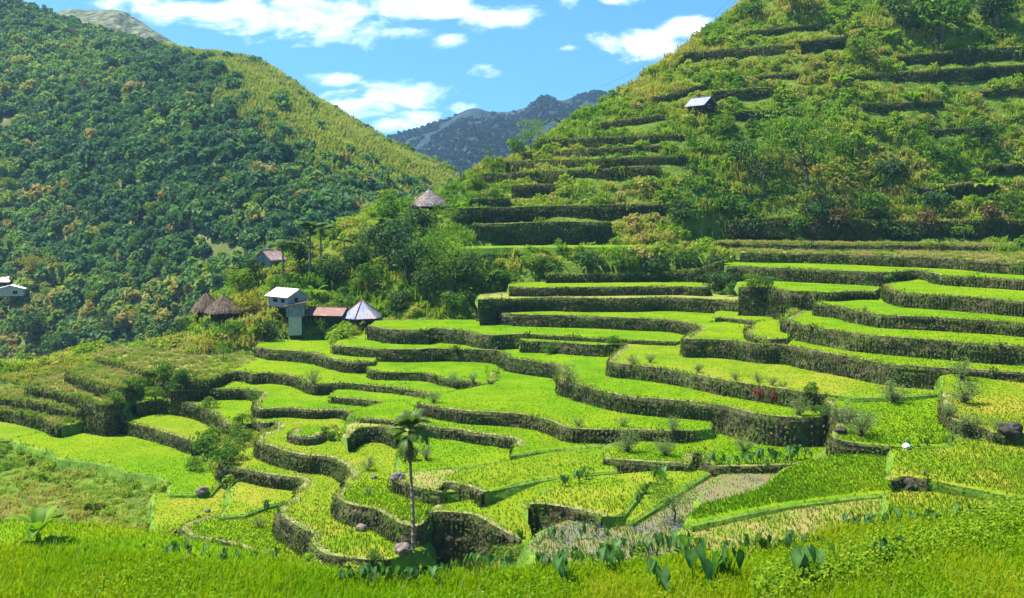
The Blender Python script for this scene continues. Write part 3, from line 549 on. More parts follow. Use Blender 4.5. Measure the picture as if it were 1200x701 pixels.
def tube(p, r, k=6):
    p = np.asarray(p, float); n = len(p); r = np.broadcast_to(np.asarray(r, float), (n,)); t = unit(np.gradient(p, axis=0))
    a = np.where(np.abs(t[:, 2:]) > .9, np.array([[1., 0, 0]]), np.array([[0, 0, 1.]])); s = unit(np.cross(t, a)); b = np.cross(t, s)
    th = np.arange(k) / k * 2 * np.pi
    V = p[:, None] + (np.cos(th)[None, :, None] * s[:, None] + np.sin(th)[None, :, None] * b[:, None]) * r[:, None, None]
    i = (np.arange(n - 1)[:, None] * k + np.arange(k)[None]).ravel(); j = (np.arange(n - 1)[:, None] * k + (np.arange(k)[None] + 1) % k).ravel()
    return V.reshape(-1, 3), [np.stack([i, j, j + k, i + k], 1)]
def limbs(b, h, r, nb, rx, tops=None, m=0, base=(0, 0, 0)):
    base = np.array(base, float); t = np.linspace(0, 1, 6); wob = np.c_[np.cumsum(RNG.normal(0, .05, (6, 2)), 0) * h * .4, np.zeros(6)]; wob -= wob[0]
    p = base + np.c_[np.zeros((6, 2)), t * h] + wob; b.add(*tube(p, r * (1 - .65 * t), 7), m)
    for k in range(nb):
        i = RNG.integers(2, 6); e = tops[RNG.integers(len(tops))] if tops is not None else p[i] + np.array([*RNG.normal(0, rx * .5, 2), h * .4])
        s = np.linspace(0, 1, 4)[:, None]; q = p[i] + (e - p[i]) * s; q[1:3, 2] += .08 * h; b.add(*tube(q, r * .45 * (1 - .75 * s[:, 0]), 5), m)
    return p
G = [(0, (.012, .035, .012)), (.35, (.028, .075, .02)), (.65, (.06, .13, .022)), (1, (.13, .19, .03))]
M['leaf_dark'] = leaf_mat('dark_leaves', [(0, (.022, .058, .02)), (.4, (.045, .105, .028)), (.75, (.09, .17, .032)), (1, (.15, .23, .045))], .3)
M['leaf_mid'] = leaf_mat('green_leaves', [(0, (.045, .11, .015)), (.4, (.09, .195, .018)), (.75, (.16, .28, .022)), (1, (.26, .35, .03))], .4)
M['leaf_light'] = leaf_mat('yellow_green_leaves', [(0, (0.081, 0.149, 0.014)), (.4, (0.138, 0.230, 0.020)), (.75, (0.218, 0.299, 0.025)), (1, (0.310, 0.333, 0.040))], .4)
M['leaf_gold'] = leaf_mat('golden_leaves', [(0, (.12, .14, .01)), (.5, (.28, .26, .015)), (1, (.42, .36, .02))], .4)
M['leaf_rust'] = leaf_mat('rusty_leaves', [(0, (.06, .05, .025)), (.5, (.15, .11, .04)), (1, (.24, .16, .06))], .3)
M['leaf_grey'] = leaf_mat('grey_green_leaves', [(0, (.10, .15, .05)), (.5, (.19, .25, .09)), (1, (.30, .35, .15))], .4)
M['forest'] = leaf_mat('forest_leaves', [(0, (.026, .075, .042)), (.25, (.052, .13, .06)), (.5, (.10, .20, .062)), (.68, (.17, .27, .055)), (.8, (.26, .31, .055)), (.92, (.31, .25, .08)), (1, (.35, .24, .09))], .4)
M['forest_far'] = leaf_mat('far_woods', [(0, (.007, .025, .022)), (.5, (.022, .058, .042)), (1, (.09, .12, .05))], .2)
M['scrub'] = leaf_mat('scrub_leaves', [(0, (.034, .085, .014)), (.3, (.09, .19, .015)), (.6, (.18, .30, .018)), (.82, (.30, .37, .03)), (.93, (.38, .35, .08)), (1, (.34, .25, .10))], .42)
M['bark'] = surf_mat('bark', [(.3, (.05, .04, .03)), (.6, (.14, .11, .085)), (.8, (.2, .17, .14))], 3, 6, .9, .6, 12)
M['palm_bark'] = surf_mat('palm_bark', [(.3, (.16, .13, .095)), (.6, (.27, .23, .18)), (.8, (.34, .31, .26))], 2, 6, .85, .5, 9, stretch=(1, 1, 5))
M['frond'] = leaf_mat('palm_frond', [(0, (.03, .07, .012)), (.5, (.07, .14, .014)), (1, (.17, .22, .025))], .35, .5, .15)
M['frond_dead'] = leaf_mat('dead_frond', [(0, (.06, .045, .025)), (1, (.2, .15, .08))], .2, .8)
M['banana'] = leaf_mat('banana_leaf', [(0, (.06, .15, .014)), (.5, (.12, .24, .01)), (1, (.22, .32, .02))], .45, .55, .15)
M['taro'] = leaf_mat('taro_leaf', [(0, (.016, .065, .022)), (.4, (.04, .12, .03)), (.75, (.08, .19, .035)), (1, (.15, .25, .07))], .35, .55, .2)
M['weed'] = leaf_mat('weed_leaf', [(0, (.09, .2, .006)), (.5, (.18, .3, .008)), (1, (.3, .38, .02))], .45, .6, .08)

def scatter(name, protos, pos, scl, rot, pick, tint, mats, label, cat, extra=None):
    """one mass of plants nobody could count: every prototype set down many times in one mesh"""
    b = Bag()
    for k, (V, Fc, T) in enumerate(protos):
        ii = np.where(pick == k)[0]
        if not len(ii): continue
        c, s = np.cos(rot[ii]), np.sin(rot[ii]); sc = scl[ii]
        X = (V[None, :, 0] * c[:, None] - V[None, :, 1] * s[:, None]) * sc[:, None] + pos[ii, 0:1]
        Yv = (V[None, :, 0] * s[:, None] + V[None, :, 1] * c[:, None]) * sc[:, None] + pos[ii, 1:2]
        Z = V[None, :, 2] * sc[:, None] + pos[ii, 2:3]
        TT = np.clip(T[None] + tint[ii][:, None], 0, 1); off = np.arange(len(ii)) * len(V)
        b.add(np.stack([X, Yv, Z], -1).reshape(-1, 3), [(fc[None] + off[:, None, None]).reshape(-1, fc.shape[1]) for fc in (Fc if isinstance(Fc, list) else [Fc])], 0, TT.ravel())
    o = b.build(name, mats); tag(o, label, cat, kind='stuff'); return o

# ---- forest on the left mountainside
def hill_pt(u, v):
    i = np.clip(v * 59 + 4, 0, HG.shape[0] - 1.001); j = np.clip(u * 109, 0, 108.999); i0 = i.astype(int); j0 = j.astype(int); a = (i - i0)[:, None]; b = (j - j0)[:, None]
    return (HG[i0, j0] * (1 - b) + HG[i0, j0 + 1] * b) * (1 - a) + (HG[i0 + 1, j0] * (1 - b) + HG[i0 + 1, j0 + 1] * b) * a
def to_px(p): return 600 + F * p[:, 0] / p[:, 1], YH - F * p[:, 2] / p[:, 1]
protos = [crown(150, 1.0, .95, .85, 7, .42, (-.12, .12), .7, .5)[:3] for _ in range(6)]
n = 17000; u = RNG.uniform(.1, 1, n); v = RNG.uniform(-.06, 1.005, n); pp = hill_pt(u, v); px, py = to_px(pp)
crest_y = np.interp(px, [0, 30, 265, 330, 400, 460, 540], [0, 0, 72, 113, 152, 184, 218])
strip = np.clip((px - 215) / 90, 0, 1) * np.interp(px, [300, 430, 520], [34, 34, 60])
gap = (py - crest_y < strip * (.75 + .8 * fbm(px * .03, py * .03, 3)))
keep = (px > -180) & (px < 560) & (~gap | (RNG.uniform(0, 1, n) < .16)); pp, px, py, crest_y = pp[keep], px[keep], py[keep], crest_y[keep]; m = len(pp)
q = fbm(px * .010 + 3, py * .014, 3); low = np.clip((py - 190) / 200, 0, 1) * np.clip((330 - px) / 260, 0, 1)
ft = .37 + (q - .5) * .8 + low * .28 + RNG.normal(0, .15, m)
ft = np.where(RNG.uniform(0, 1, m) < .02 + .05 * low, .9, ft)
sc = np.clip(RNG.lognormal(.75, .32, m), 1.1, 4.6) * np.where(py - crest_y < 18, .62, 1.); pp[:, 2] -= .25 * sc
FOREST = (pp, sc, px, py)
scatter('forest', protos, pp, sc, RNG.uniform(0, 6.28, m), RNG.integers(0, 6, m), np.clip(ft, .05, .95), M['forest'], 'dense dark forest covering the whole mountainside at left', 'forest')
# dry grass tussocks on the bright shoulder of that mountain
gp = [(lambda r: (r[0], r[1], np.repeat(RNG.uniform(-.1, .1, 14), 5)))(blades(np.c_[RNG.normal(0, .5, (14, 2)), np.zeros(14)], RNG.uniform(.7, 1.3, 14), .22, .6)) for _ in range(4)]
n = 260000; u = RNG.uniform(.3, 1, n); v = RNG.uniform(.1, 1.0, n); g2 = hill_pt(u, v); px, py = to_px(g2); cy = np.interp(px, [0, 30, 265, 330, 400, 460, 540], [0, 0, 72, 113, 152, 184, 218])
k = (py - cy < np.clip((px - 180) / 90, 0, 1) * 60) & (px > 190) & ((py - cy > -4) | (RNG.uniform(0, 1, n) < .12)); g2 = g2[k]; m = len(g2)
scatter('dry_grass', gp, g2, RNG.uniform(1.0, 2.2, m), RNG.uniform(0, 6.28, m), RNG.integers(0, 4, m), np.clip(.5 + RNG.normal(0, .2, m), 0, 1), M['fringe'], 'pale dry grass on the sunny shoulder of the left mountain', 'grass')

r_ = RNG.integers(6, FG_.shape[0] - 4, 12000); c_ = RNG.integers(0, FG_.shape[1] - 1, 12000); tq = RNG.uniform(0, 1, (12000, 1)); g3 = FG_[r_, c_] * (1 - tq) + FG_[r_ + 1, c_ + 1] * tq
kq = fbm(c_ * .10, r_ * .12 + 4, 3) > .36; g3 = g3[kq]; g3[:, 2] -= 1.5; m3 = len(g3)
small_c = [crown(34, 1.0, .8, .7, 4, .75, (-.12, .12), .8, .5)[:3] for _ in range(4)]
scatter('forest', small_c, g3, RNG.uniform(2.2, 4.6, m3), RNG.uniform(0, 6.28, m3), RNG.integers(0, 4, m3), np.clip(.2 + RNG.normal(0, .13, m3), 0, 1), M['forest_far'], 'dark woods on the far blue mountain', 'forest')

# ---- undergrowth on the right hill, the knoll and the rough slopes
dome = [crown(95, 1, .8, .5, 6, .36, (-.15, .15), .55, .5)[:3] for _ in range(5)]
tuss = [(lambda r: (r[0], r[1], np.repeat(RNG.uniform(-.15, .15, 34), 5)))(blades(np.c_[RNG.normal(0, .35, (34, 2)), np.zeros(34)], RNG.uniform(.6, 1.4, 34), .11, .9)) for _ in range(5)]
def broad(n, L, w):
    a = RNG.uniform(0, 6.28, n); el = RNG.uniform(.4, 1.2, n); V = []; T = []
    for k in range(n):
        d = np.array([math.cos(a[k]), math.sin(a[k]), 0]); s = np.array([-d[1], d[0], 0]); t = np.linspace(0, 1, 5)[:, None]
        c = d * L * t * math.cos(el[k]) + np.array([0, 0, 1]) * L * (t * math.sin(el[k]) * 1.2 - .55 * t * t); ww = w * np.sin(np.pi * np.clip(t * .9 + .08, 0, 1))
        V.append(np.concatenate([c + s * ww, c - s * ww])); T.append(np.full(10, RNG.uniform(-.2, .2)))
    i = np.arange(n)[:, None] * 10; f = [(i + np.array([[j, j + 1, j + 6, j + 5]])) for j in range(4)]
    return np.concatenate(V), f, np.concatenate(T)
brd = [broad(9, 1.1, .16) for _ in range(4)]
def free(xy, margin=.6):
    ok = np.ones(len(xy), bool)
    for f in FIELDS: ok &= ~inpoly(xy[:, 0], xy[:, 1] - margin, f['poly']) & ~inpoly(xy[:, 0], xy[:, 1], f['poly'])
    for f in LEDGES:
        w = f['wf']; yy = np.interp(xy[:, 0], w[:, 0], w[:, 1], left=9e9, right=9e9); d = xy[:, 1] - yy; ok &= ~((d > -1.5) & (d < .3))
    return ok
n = 42000; xy = np.c_[RNG.uniform(-60, 150, n), RNG.uniform(100, 235, n)]
xy2 = np.c_[RNG.uniform(-75, -14, 9000), RNG.uniform(58, 125, 9000)]; xy3 = np.c_[RNG.uniform(-30, 20, 1200), RNG.uniform(50, 66, 1200)]
xy4 = np.c_[RNG.uniform(-60, 150, 42000), RNG.uniform(100, 235, 42000)]; xy5 = np.vstack([np.c_[RNG.uniform(-75, -14, 9000), RNG.uniform(58, 125, 9000)], np.c_[RNG.uniform(-34, 26, 9000), RNG.uniform(40, 67, 9000)], np.c_[RNG.uniform(22, 110, 14000), RNG.uniform(18, 130, 14000)]]); nb_ = len(xy) + len(xy2) + len(xy3); xy = np.vstack([xy, xy2, xy3, xy4, xy5]); small = np.arange(len(xy)) >= nb_; z = gh(xy[:, 0], xy[:, 1]); pp = np.c_[xy, z]; px, py = to_px(pp)
keep = free(xy) & ~((px > 430) & (px < 625) & (py > 598) & (xy[:, 1] > 50) & (xy[:, 1] < 70) & (~small | (py < 640))) & (px > -150) & (px < 1350) & (py > -140) & (RNG.uniform(0, 1, len(xy)) < np.where(xy[:, 1] < 125, .8, .62)); pp, px, py, small = pp[keep], px[keep], py[keep], small[keep]; m = len(pp)
q = fbm(px * .016 + 9, py * .03 + 2, 4); q2 = fbm(px * .05, py * .07 + 7, 3)
pick = np.where((q2 > .56) | ((px < 190) & (py > 490) & (q2 > .4)), 1, 0); pick = np.where(RNG.uniform(0, 1, m) < .06, 2, pick); pick = np.where(small, 1, pick)
pk = np.where(pick == 0, RNG.integers(0, 5, m), np.where(pick == 1, 5 + RNG.integers(0, 5, m), 10 + RNG.integers(0, 4, m)))
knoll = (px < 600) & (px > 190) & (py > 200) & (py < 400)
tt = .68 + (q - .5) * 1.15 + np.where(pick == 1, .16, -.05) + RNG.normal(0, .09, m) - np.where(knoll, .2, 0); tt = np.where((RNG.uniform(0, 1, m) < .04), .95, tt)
sc = np.where(pick == 1, RNG.uniform(.7, 1.5, m), RNG.uniform(.5, 1.55, m) * (.6 + .8 * fbm(px * .02 + 30, py * .03, 3))) * np.where(pp[:, 1] < 118, .62, 1) * np.where((px < 190) & (py > 490), .75, 1) * np.where(small, .62, 1)
pp[:, 2] -= .12
UND = (pp, sc)
RP = []
for f in FIELDS:
    if f['mat'] == 'field_rough' and (f['id'][0] == 'S' or f['id'] in ('FLG', 'FX', 'FV')):
        p = f['poly']; nn = int(60 * (p[:, 0].max() - p[:, 0].min())); X = RNG.uniform(p[:, 0].min(), p[:, 0].max(), nn); Y = RNG.uniform(p[:, 1].min(), p[:, 1].max(), nn); ok = inpoly(X, Y, p); RP.append(np.c_[X, Y, fz(f, Y)][ok])
RP = np.concatenate(RP); RP = RP[RNG.permutation(len(RP))[:6500]]; k_ = len(RP)
scatter('tall_grass', tuss, RP, RNG.uniform(.2, .5, k_), RNG.uniform(0, 6.28, k_), RNG.integers(0, 5, k_), np.clip(.6 + (fbm(RP[:, 0] * .3, RP[:, 1] * .3, 2) - .5) * 1.2 + RNG.normal(0, .15, k_), 0, 1), M['fringe'], 'yellow tall grass on the abandoned shelves', 'grass')
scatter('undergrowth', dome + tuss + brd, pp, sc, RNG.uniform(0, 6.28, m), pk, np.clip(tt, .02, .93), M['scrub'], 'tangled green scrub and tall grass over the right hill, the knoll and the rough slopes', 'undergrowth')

# ------------------------------------------------------------------ rice
M['rice_near'] = leaf_mat('tall_rice_blades', [(0, (.07, .18, .001)), (.5, (.135, .27, .0015)), (.85, (.21, .32, .003)), (1, (.30, .33, .01))], .5, .6, .05, (1.25, 1.35, .2))
def rice_on(fs, k, mat, label, hmul=1.0):
    Cs = []; Hs = []; Ts = []
    for f in fs:
        p = np.c_[f['poly'], fz(f, f['poly'][:, 1])]; p = p[p[:, 1] > 12]; ax, ay = to_px(p)
        x0, x1, y0, y1 = max(ax.min(), -160), min(ax.max(), 1360), ay.min(), min(ay.max(), 760)
        n = int((x1 - x0) * (y1 - y0) * k * f['rice']); sx = RNG.uniform(x0, x1, n); sy = RNG.uniform(y0, y1, n)
        Y = f['c'] / ((YH - sy) / F - f['g']); X = (sx - 600) / F * Y
        nv = fbm(X * .12, Y * .12, 3)
        ok = inpoly(X, Y, f['poly']) & inpoly(X, Y - .35, f['poly']) & (RNG.uniform(.1, .9, n) < nv + .35)
        X, Y, nv = X[ok], Y[ok], nv[ok]
        # planted in rows where the plants are near enough to be told apart
        if f['id'] not in ('F0',): row = .28; X = np.where(Y < 75, np.round(X / row + .8 * fbm(Y * .15, X * .05, 2)) * row + RNG.normal(0, .085, len(X)), X)
        Cs.append(np.c_[X, Y, fz(f, Y)]); Hs.append(RNG.uniform(.2, .42, len(X)) * ((.7 + .6 * nv) if f['id'] not in ('F0', 'F1') else (.35 + 1.5 * fbm(X * .5, Y * .5, 3) ** 1.3)) * np.interp(Y, [60, 76, 100], [.85, .28, .12])); Ts.append(np.clip(.45 + (1.5 - hmul) * .0 + (.36 if f['id'] in ('F0', 'F1') else 0) + (fbm(X * .3, Y * .12 + 9, 3) - .5) * 1.1 + RNG.normal(0, .11, len(X)), 0, 1))
    C = np.concatenate(Cs); H = np.concatenate(Hs) * hmul; T = np.concatenate(Ts)
    V, fc = blades(C, H, np.clip(C[:, 1] * .0009, .012, .12), .7)
    o = mesh_np('rice', V, fc, M[mat], None, np.repeat(T, 5)); tag(o, label, 'rice', kind='stuff'); return o
rice_on([f for f in FIELDS if f['mat'] == 'field_lush' and f['id'] not in ('F0', 'F1')], .8, 'rice', 'bright green rice growing in the terraces', .8)
rice_on([f for f in FIELDS if f['mat'] in ('field_yellow', 'field_brown', 'field_water', 'field_rough')], .5, 'rice_yellow', 'thinner yellow-green rice and stubble in the paler terraces', .8)
rice_on([FD['F0'], FD['F1']], .42, 'rice_near', 'tall bright rice in the nearest field along the bottom', .75)

C = np.concatenate(EDGE); w_ = RNG.uniform(-.15, 1, len(C)) ** 1.0; C = np.c_[C[:, :2] + C[:, 3:5] * w_[:, None], C[:, 2] - np.maximum(w_, 0) * .9 * C[:, 5]]; C = C + RNG.normal(0, .10, C.shape) * np.array([1, 1, 0]); px, py = to_px(C); C = C[(px > -150) & (px < 1350) & (C[:, 1] > 12)]; C[:, 2] -= .05
V, fc = blades(C, RNG.uniform(.12, .38, len(C)), np.clip(C[:, 1] * .0009, .02, .1), 1.0)
o = mesh_np('grass', V, fc, M['rice'], None, np.repeat(np.clip(.5 + RNG.normal(0, .2, len(C)), 0, 1), 5)); tag(o, 'soft green grass along the bunds between the fields', 'grass', kind='stuff')
# ------------------------------------------------------------------ things standing on the land
def empty(name, loc, rz=0, sc=1): o = bpy.data.objects.new(name, None); o.empty_display_size = .3; o.location = loc; o.rotation_euler = (0, 0, rz); o.scale = (sc,) * 3; return link(o)
def copy_tree(o, parent=None):
    c = o.copy(); COL.objects.link(c)
    if parent is not None: c.parent = parent
    for ch in KIDS.get(o.name, []): copy_tree(ch, c)
    return c
KIDS = {}
def kid(b, name, mats, parent, smooth=False):
    o = b.build(name, mats, parent, smooth) if isinstance(b, Bag) else b
    KIDS.setdefault(parent.name, []).append(o); return o
USED = set()
def stand(proto, loc, rz, sc, label, group=None, cat=None):
    """first use moves the prototype itself, later ones copy the thing with its parts"""
    if proto.name in USED: o = copy_tree(proto)
    else: o = proto; USED.add(proto.name)
    o.location = loc; o.rotation_euler = (0, 0, rz); o.scale = sc if isinstance(sc, tuple) else (sc,) * 3
    for k in ('group',):
        if k in o.keys(): del o[k]
    tag(o, label, cat or o.get('category'), group, 'thing'); return o
def box(b, c, s, m=0, tint=.5):
    x, y, z = np.array(s) / 2; c = np.array(c)
    V = np.array([(-x, -y, -z), (x, -y, -z), (x, y, -z), (-x, y, -z), (-x, -y, z), (x, -y, z), (x, y, z), (-x, y, z)]) + c
    return b.add(V, [np.array([(0, 3, 2, 1), (4, 5, 6, 7), (0, 1, 5, 4), (1, 2, 6, 5), (2, 3, 7, 6), (3, 0, 4, 7)])], m, tint)
def slab(b, q, th, m=0):
    """a plate: quad q with thickness th downwards"""
    q = np.asarray(q, float); nrm = unit(np.cross(q[1] - q[0], q[3] - q[0])); V = np.vstack([q, q - nrm * th])
    return b.add(V, [np.array([(0, 1, 2, 3), (7, 6, 5, 4), (0, 4, 5, 1), (1, 5, 6, 2), (2, 6, 7, 3), (3, 7, 4, 0)])], m)

# ---- plant prototypes with parts
def tree_proto(name, kind, cat, n, nl, leaf, mat, rx=1., rz=.8, zc=1.4, trunk=.07, tint=(.15, .8), spread=.62, nb=6, asp=.6):
    t = empty(name, (0, 0, -500)); t['category'] = cat; t['kind'] = 'thing'
    V, Fc, T, tops = crown(n, rx, rz, zc, nl, leaf, tint, asp, .35, spread)
    b = Bag(); limbs(b, zc * .8, trunk, nb, rx, tops); kid(b, 'trunk', M['bark'], t, True)
    b = Bag(); b.add(V, Fc, 0, T); kid(b, 'crown', M[mat], t); return t
TP = {}
for k in range(3):
    TP['dark', k] = tree_proto('broadleaf_tree', 'dark', 'tree', 900, 12, .17, 'leaf_dark', 1, .85, 1.3, .07)
    TP['mid', k] = tree_proto('broadleaf_tree', 'mid', 'tree', 800, 11, .17, 'leaf_mid', 1, .8, 1.2, .06)
    TP['light', k] = tree_proto('broadleaf_tree', 'light', 'tree', 700, 10, .17, 'leaf_light', 1, .8, 1.15, .06)
    TP['gold', k] = tree_proto('shrub', 'gold', 'shrub', 500, 8, .15, 'leaf_gold', 1, .7, .8, .05)
    TP['rust', k] = tree_proto('broadleaf_tree', 'rust', 'tree', 420, 8, .2, 'leaf_rust', 1, .8, 1.1, .06)
    TP['fine', k] = tree_proto('feathery_tree', 'fine', 'tree', 1500, 16, .085, 'leaf_mid', 1, .8, 1.25, .05, (.3, .9), .8, 10, .45)
    TP['bush', k] = tree_proto('bush', 'bush', 'bush', 620, 9, .16, 'leaf_mid', 1, .62, .55, .05, (.05, .75))
    TP['bushd', k] = tree_proto('bush', 'bushd', 'bush', 620, 9, .16, 'leaf_dark', 1, .62, .55, .05, (.05, .75))
    TP['bushl', k] = tree_proto('bush', 'bushl', 'bush', 560, 9, .15, 'leaf_light', 1, .6, .5, .05, (.05, .75))
def wispy(name):
    t = empty(name, (0, 0, -500)); t['category'] = 'shrub'; t['kind'] = 'thing'; b = Bag(); ends = []
    for k in range(26):
        a = RNG.uniform(0, 6.28); r = RNG.uniform(.2, 1); h = RNG.uniform(.7, 1.35) * (1.15 - .45 * r); s = np.linspace(0, 1, 5)[:, None]
        e = np.array([math.cos(a) * r, math.sin(a) * r, h]); q = e * s; q[:, 2] = h * s[:, 0] ** .75; q[1:] += RNG.normal(0, .03, (4, 3)); b.add(*tube(q, .016 * (1.1 - s[:, 0]), 4), 0)
        for j in range(34): f = RNG.uniform(.35, 1.08); ends.append(e * np.array([f, f, 1]) * np.array([1, 1, f ** .75]) + RNG.normal(0, .09, 3))
    kid(b, 'twigs', M['bark'], t)
    b = Bag(); E = np.array(ends); v, fc = leaves(E, RNG.normal(size=E.shape) + np.array([0, 0, .6]), RNG.uniform(.07, .13, len(E)), .45); b.add(v, fc, 0, np.repeat(RNG.uniform(.1, 1, len(E)), 4))
    kid(b, 'foliage', M['leaf_grey'], t); return t
for k in range(4): TP['wisp', k] = wispy('wispy_shrub')
def frond(b, base, az, el, L, droop, nl=26, lw=.05, m=0, ll=.42):
    d = np.array([math.cos(az), math.sin(az), 0]); s = np.linspace(0, 1, 9); ang = el - droop * s ** 1.4; st = L / 8
    p = [np.array(base, float)]
    for a in ang[1:]: p.append(p[-1] + (d * math.cos(a) + np.array([0, 0, math.sin(a)])) * st)
    p = np.array(p); b.add(*tube(p, .018 * (1.1 - s), 4), m, .2)
    tt = np.linspace(.18, 1, nl); c = np.stack([np.interp(tt, s, p[:, i]) for i in range(3)], 1); tg = unit(np.stack([np.interp(tt, s, np.gradient(p[:, i])) for i in range(3)], 1)); side = unit(np.cross(tg, [0, 0, 1.]))
    upv = np.cross(side, tg)
    for sg in (-1, 1):
        l = ll * np.sin(np.pi * np.clip(.2 + .72 * tt, 0, 1)) * L * RNG.uniform(.85, 1.1, nl)
        dr = side * sg * .85 + tg * .55 + upv * .12 - np.array([0, 0, .28]); tip = c + unit(dr) * l[:, None]; tip[:, 2] -= l * .12; mid = c + unit(dr + np.array([0, 0, .18])) * (l * .5)[:, None]
        w = tg * lw; V = np.stack([c - w * .5, mid - w, tip, mid + w, c + w * .5], 1).reshape(-1, 3); i = np.arange(nl)[:, None] * 5
        b.add(V, [i + np.array([[0, 1, 3, 4]]), i + np.array([[1, 2, 3]])], m, np.repeat(np.clip(RNG.uniform(.2, .8, nl), 0, 1), 5))
def palm_proto(nf=11, H=6., L=1.5, r=.09):
    t = empty('palm_tree', (0, 0, -500)); t['category'] = 'palm'; t['kind'] = 'thing'; b = Bag(); s = np.linspace(0, 1, 8); lean = RNG.uniform(-.4, .4)
    p = np.c_[lean * s ** 2, 0 * s, H * s]; b.add(*tube(p, r * (1 - .3 * s), 7), 0); kid(b, 'trunk', M['palm_bark'], t, True)
    b = Bag()
    for k in range(nf): frond(b, p[-1] + np.array([0, 0, .1]), k * 2.4 + RNG.uniform(-.2, .2), RNG.uniform(.1, 1.3), L * RNG.uniform(.85, 1.1), RNG.uniform(1.0, 1.9), 16, .07)
    kid(b, 'crown', M['frond'], t); return t
for k in range(3): TP['palm', k] = palm_proto()
def banana_proto(n=8, L=1.5, w=.26):
    t = empty('banana_plant', (0, 0, -500)); t['category'] = 'banana plant'; t['kind'] = 'thing'
    b = Bag(); b.add(*tube(np.c_[np.zeros((4, 2)), np.linspace(0, .4, 4)], np.linspace(.12, .08, 4), 7), 0); kid(b, 'stem', M['weed'], t, True)
    for k in range(n):
        b = Bag(); az = k * 2.4 + RNG.uniform(-.3, .3); el = RNG.uniform(.75, 1.45); d = np.array([math.cos(az), math.sin(az), 0]); sd = np.array([-d[1], d[0], 0]); s = np.linspace(0, 1, 10); a = el - s ** 1.5 * RNG.uniform(.5, 1.7)
        p = [np.array([0, 0, .34])]; LL = L * RNG.uniform(.75, 1.1)
        for q in a[1:]: p.append(p[-1] + (d * math.cos(q) + np.array([0, 0, math.sin(q)])) * LL / 9)
        p = np.array(p); ww = w * np.sqrt(np.clip(np.sin(np.pi * np.clip((s - .12) / .88, 0, 1)), 0, 1)); ww[:2] = .02
        rows = [p + sd * (ww * f)[:, None] + np.array([0, 0, 1]) * (np.abs(f) * ww * .35)[:, None] for f in (-1, -.5, 0, .5, 1)]
        V = np.stack(rows); b.add(V.reshape(-1, 3), [grid_faces(5, 10)], 0, np.clip(RNG.uniform(.2, .9) + np.repeat([0, 0, .25, 0, 0], 10), 0, 1)); kid(b, 'leaf', M['banana'], t, True)
    return t
for k in range(2): TP['banana', k] = banana_proto()
def taro_proto():
    t = empty('taro_plant', (0, 0, -500)); t['category'] = 'taro plant'; t['kind'] = 'thing'
    n = RNG.integers(4, 8); stems = Bag()
    for k in range(n):
        az = RNG.uniform(0, 6.28); h = RNG.uniform(.45, .95); r = RNG.uniform(.08, .38); d = np.array([math.cos(az), math.sin(az), 0]); s = np.linspace(0, 1, 5)
        p = d * (r * s ** 1.6)[:, None] + np.array([0, 0, 1]) * (h * s)[:, None]; stems.add(*tube(p, .016 * (1.2 - .6 * s), 5), 0, .6)
        # heart-shaped blade hanging from the stalk end
        L = RNG.uniform(.28, .46); tip = unit(d * RNG.uniform(.35, 1.) + np.array([0, 0, -RNG.uniform(.35, 1.3)])); sd = unit(np.cross(tip, [0, 0, 1.])); nm = np.cross(sd, tip)
        o = np.array([(0, 0), (.18, -.30), (.34, -.22), (.40, .02), (.33, .35), (.17, .72), (0, 1.), (-.17, .72), (-.33, .35), (-.40, .02), (-.34, -.22), (-.18, -.30)]) * L
        rim = p[-1] + sd * o[:, :1] + tip * o[:, 1:] + nm * (np.abs(o[:, :1]) * .35 - .25 * o[:, 1:] ** 2 / L); mid = p[-1] + tip * L * .3 + nm * -.01
        V = np.vstack([mid, rim]); i = np.arange(12); lf = Bag(); lf.add(V, [np.stack([np.zeros(12, int), i + 1, (i + 1) % 12 + 1], 1)], 0, np.r_[.95, np.full(12, RNG.uniform(.05, .7))]); kid(lf, 'leaf', M['taro'], t, True)
    kid(stems, 'stalks', M['weed'], t); return t
for k in range(6): TP['taro', k] = taro_proto()
def bamboo():
    t = empty('bamboo_clump', (0, 0, -500)); t['category'] = 'bamboo'; t['kind'] = 'thing'; b = Bag(); E = []
    for k in range(40):
        a = RNG.uniform(0, 6.28); r = RNG.uniform(.1, .35); s = np.linspace(0, 1, 6); h = RNG.uniform(1.4, 2.1); d = np.array([math.cos(a), math.sin(a), 0]); p = d * (r + .75 * s ** 2.5)[:, None] + np.array([0, 0, 1]) * (h * (s - .25 * s ** 4))[:, None]; b.add(*tube(p, .02 * (1.2 - s), 4), 0)
        for j in range(34): E.append(p[RNG.integers(3, 6)] + RNG.normal(0, .13, 3))
    kid(b, 'culms', M['leaf_gold'], t); E = np.array(E); b = Bag(); v, fc = leaves(E, RNG.normal(size=E.shape), .14, .3); b.add(v, fc, 0, np.repeat(RNG.uniform(0, .8, len(E)), 4)); kid(b, 'foliage', M['leaf_gold'], t); return t
TP['bamboo', 0] = bamboo()
CNT = {}
def near_hit(px, py, y0):
    for d in range(0, 40, 2):
        p = hit(px, py + d, y0)
        if p is not None: return p
def plant(kind, px, py, wpx, label, group=None, Y=None, hs=1., y0=30):
    """set a plant with its foot at a photo point on the land, wpx wide in the photo"""
    p = near_hit(px, py, y0) if Y is None else P(px, py, Y)
    if p is None: return None
    ks = [k for k in TP if k[0] == kind]; i = CNT.get(kind, 0); CNT[kind] = i + 1; pr = TP[ks[i % len(ks)]]
    halfw = {'palm': 1.4, 'banana': 1.2, 'taro': .45, 'bamboo': 1.1}.get(kind, 1.0)
    s = wpx / F * p[1] / 2 / halfw
    return stand(pr, (p[0], p[1], p[2] - .05 * s), RNG.uniform(0, 6.28), (s, s, s * hs), label, group)

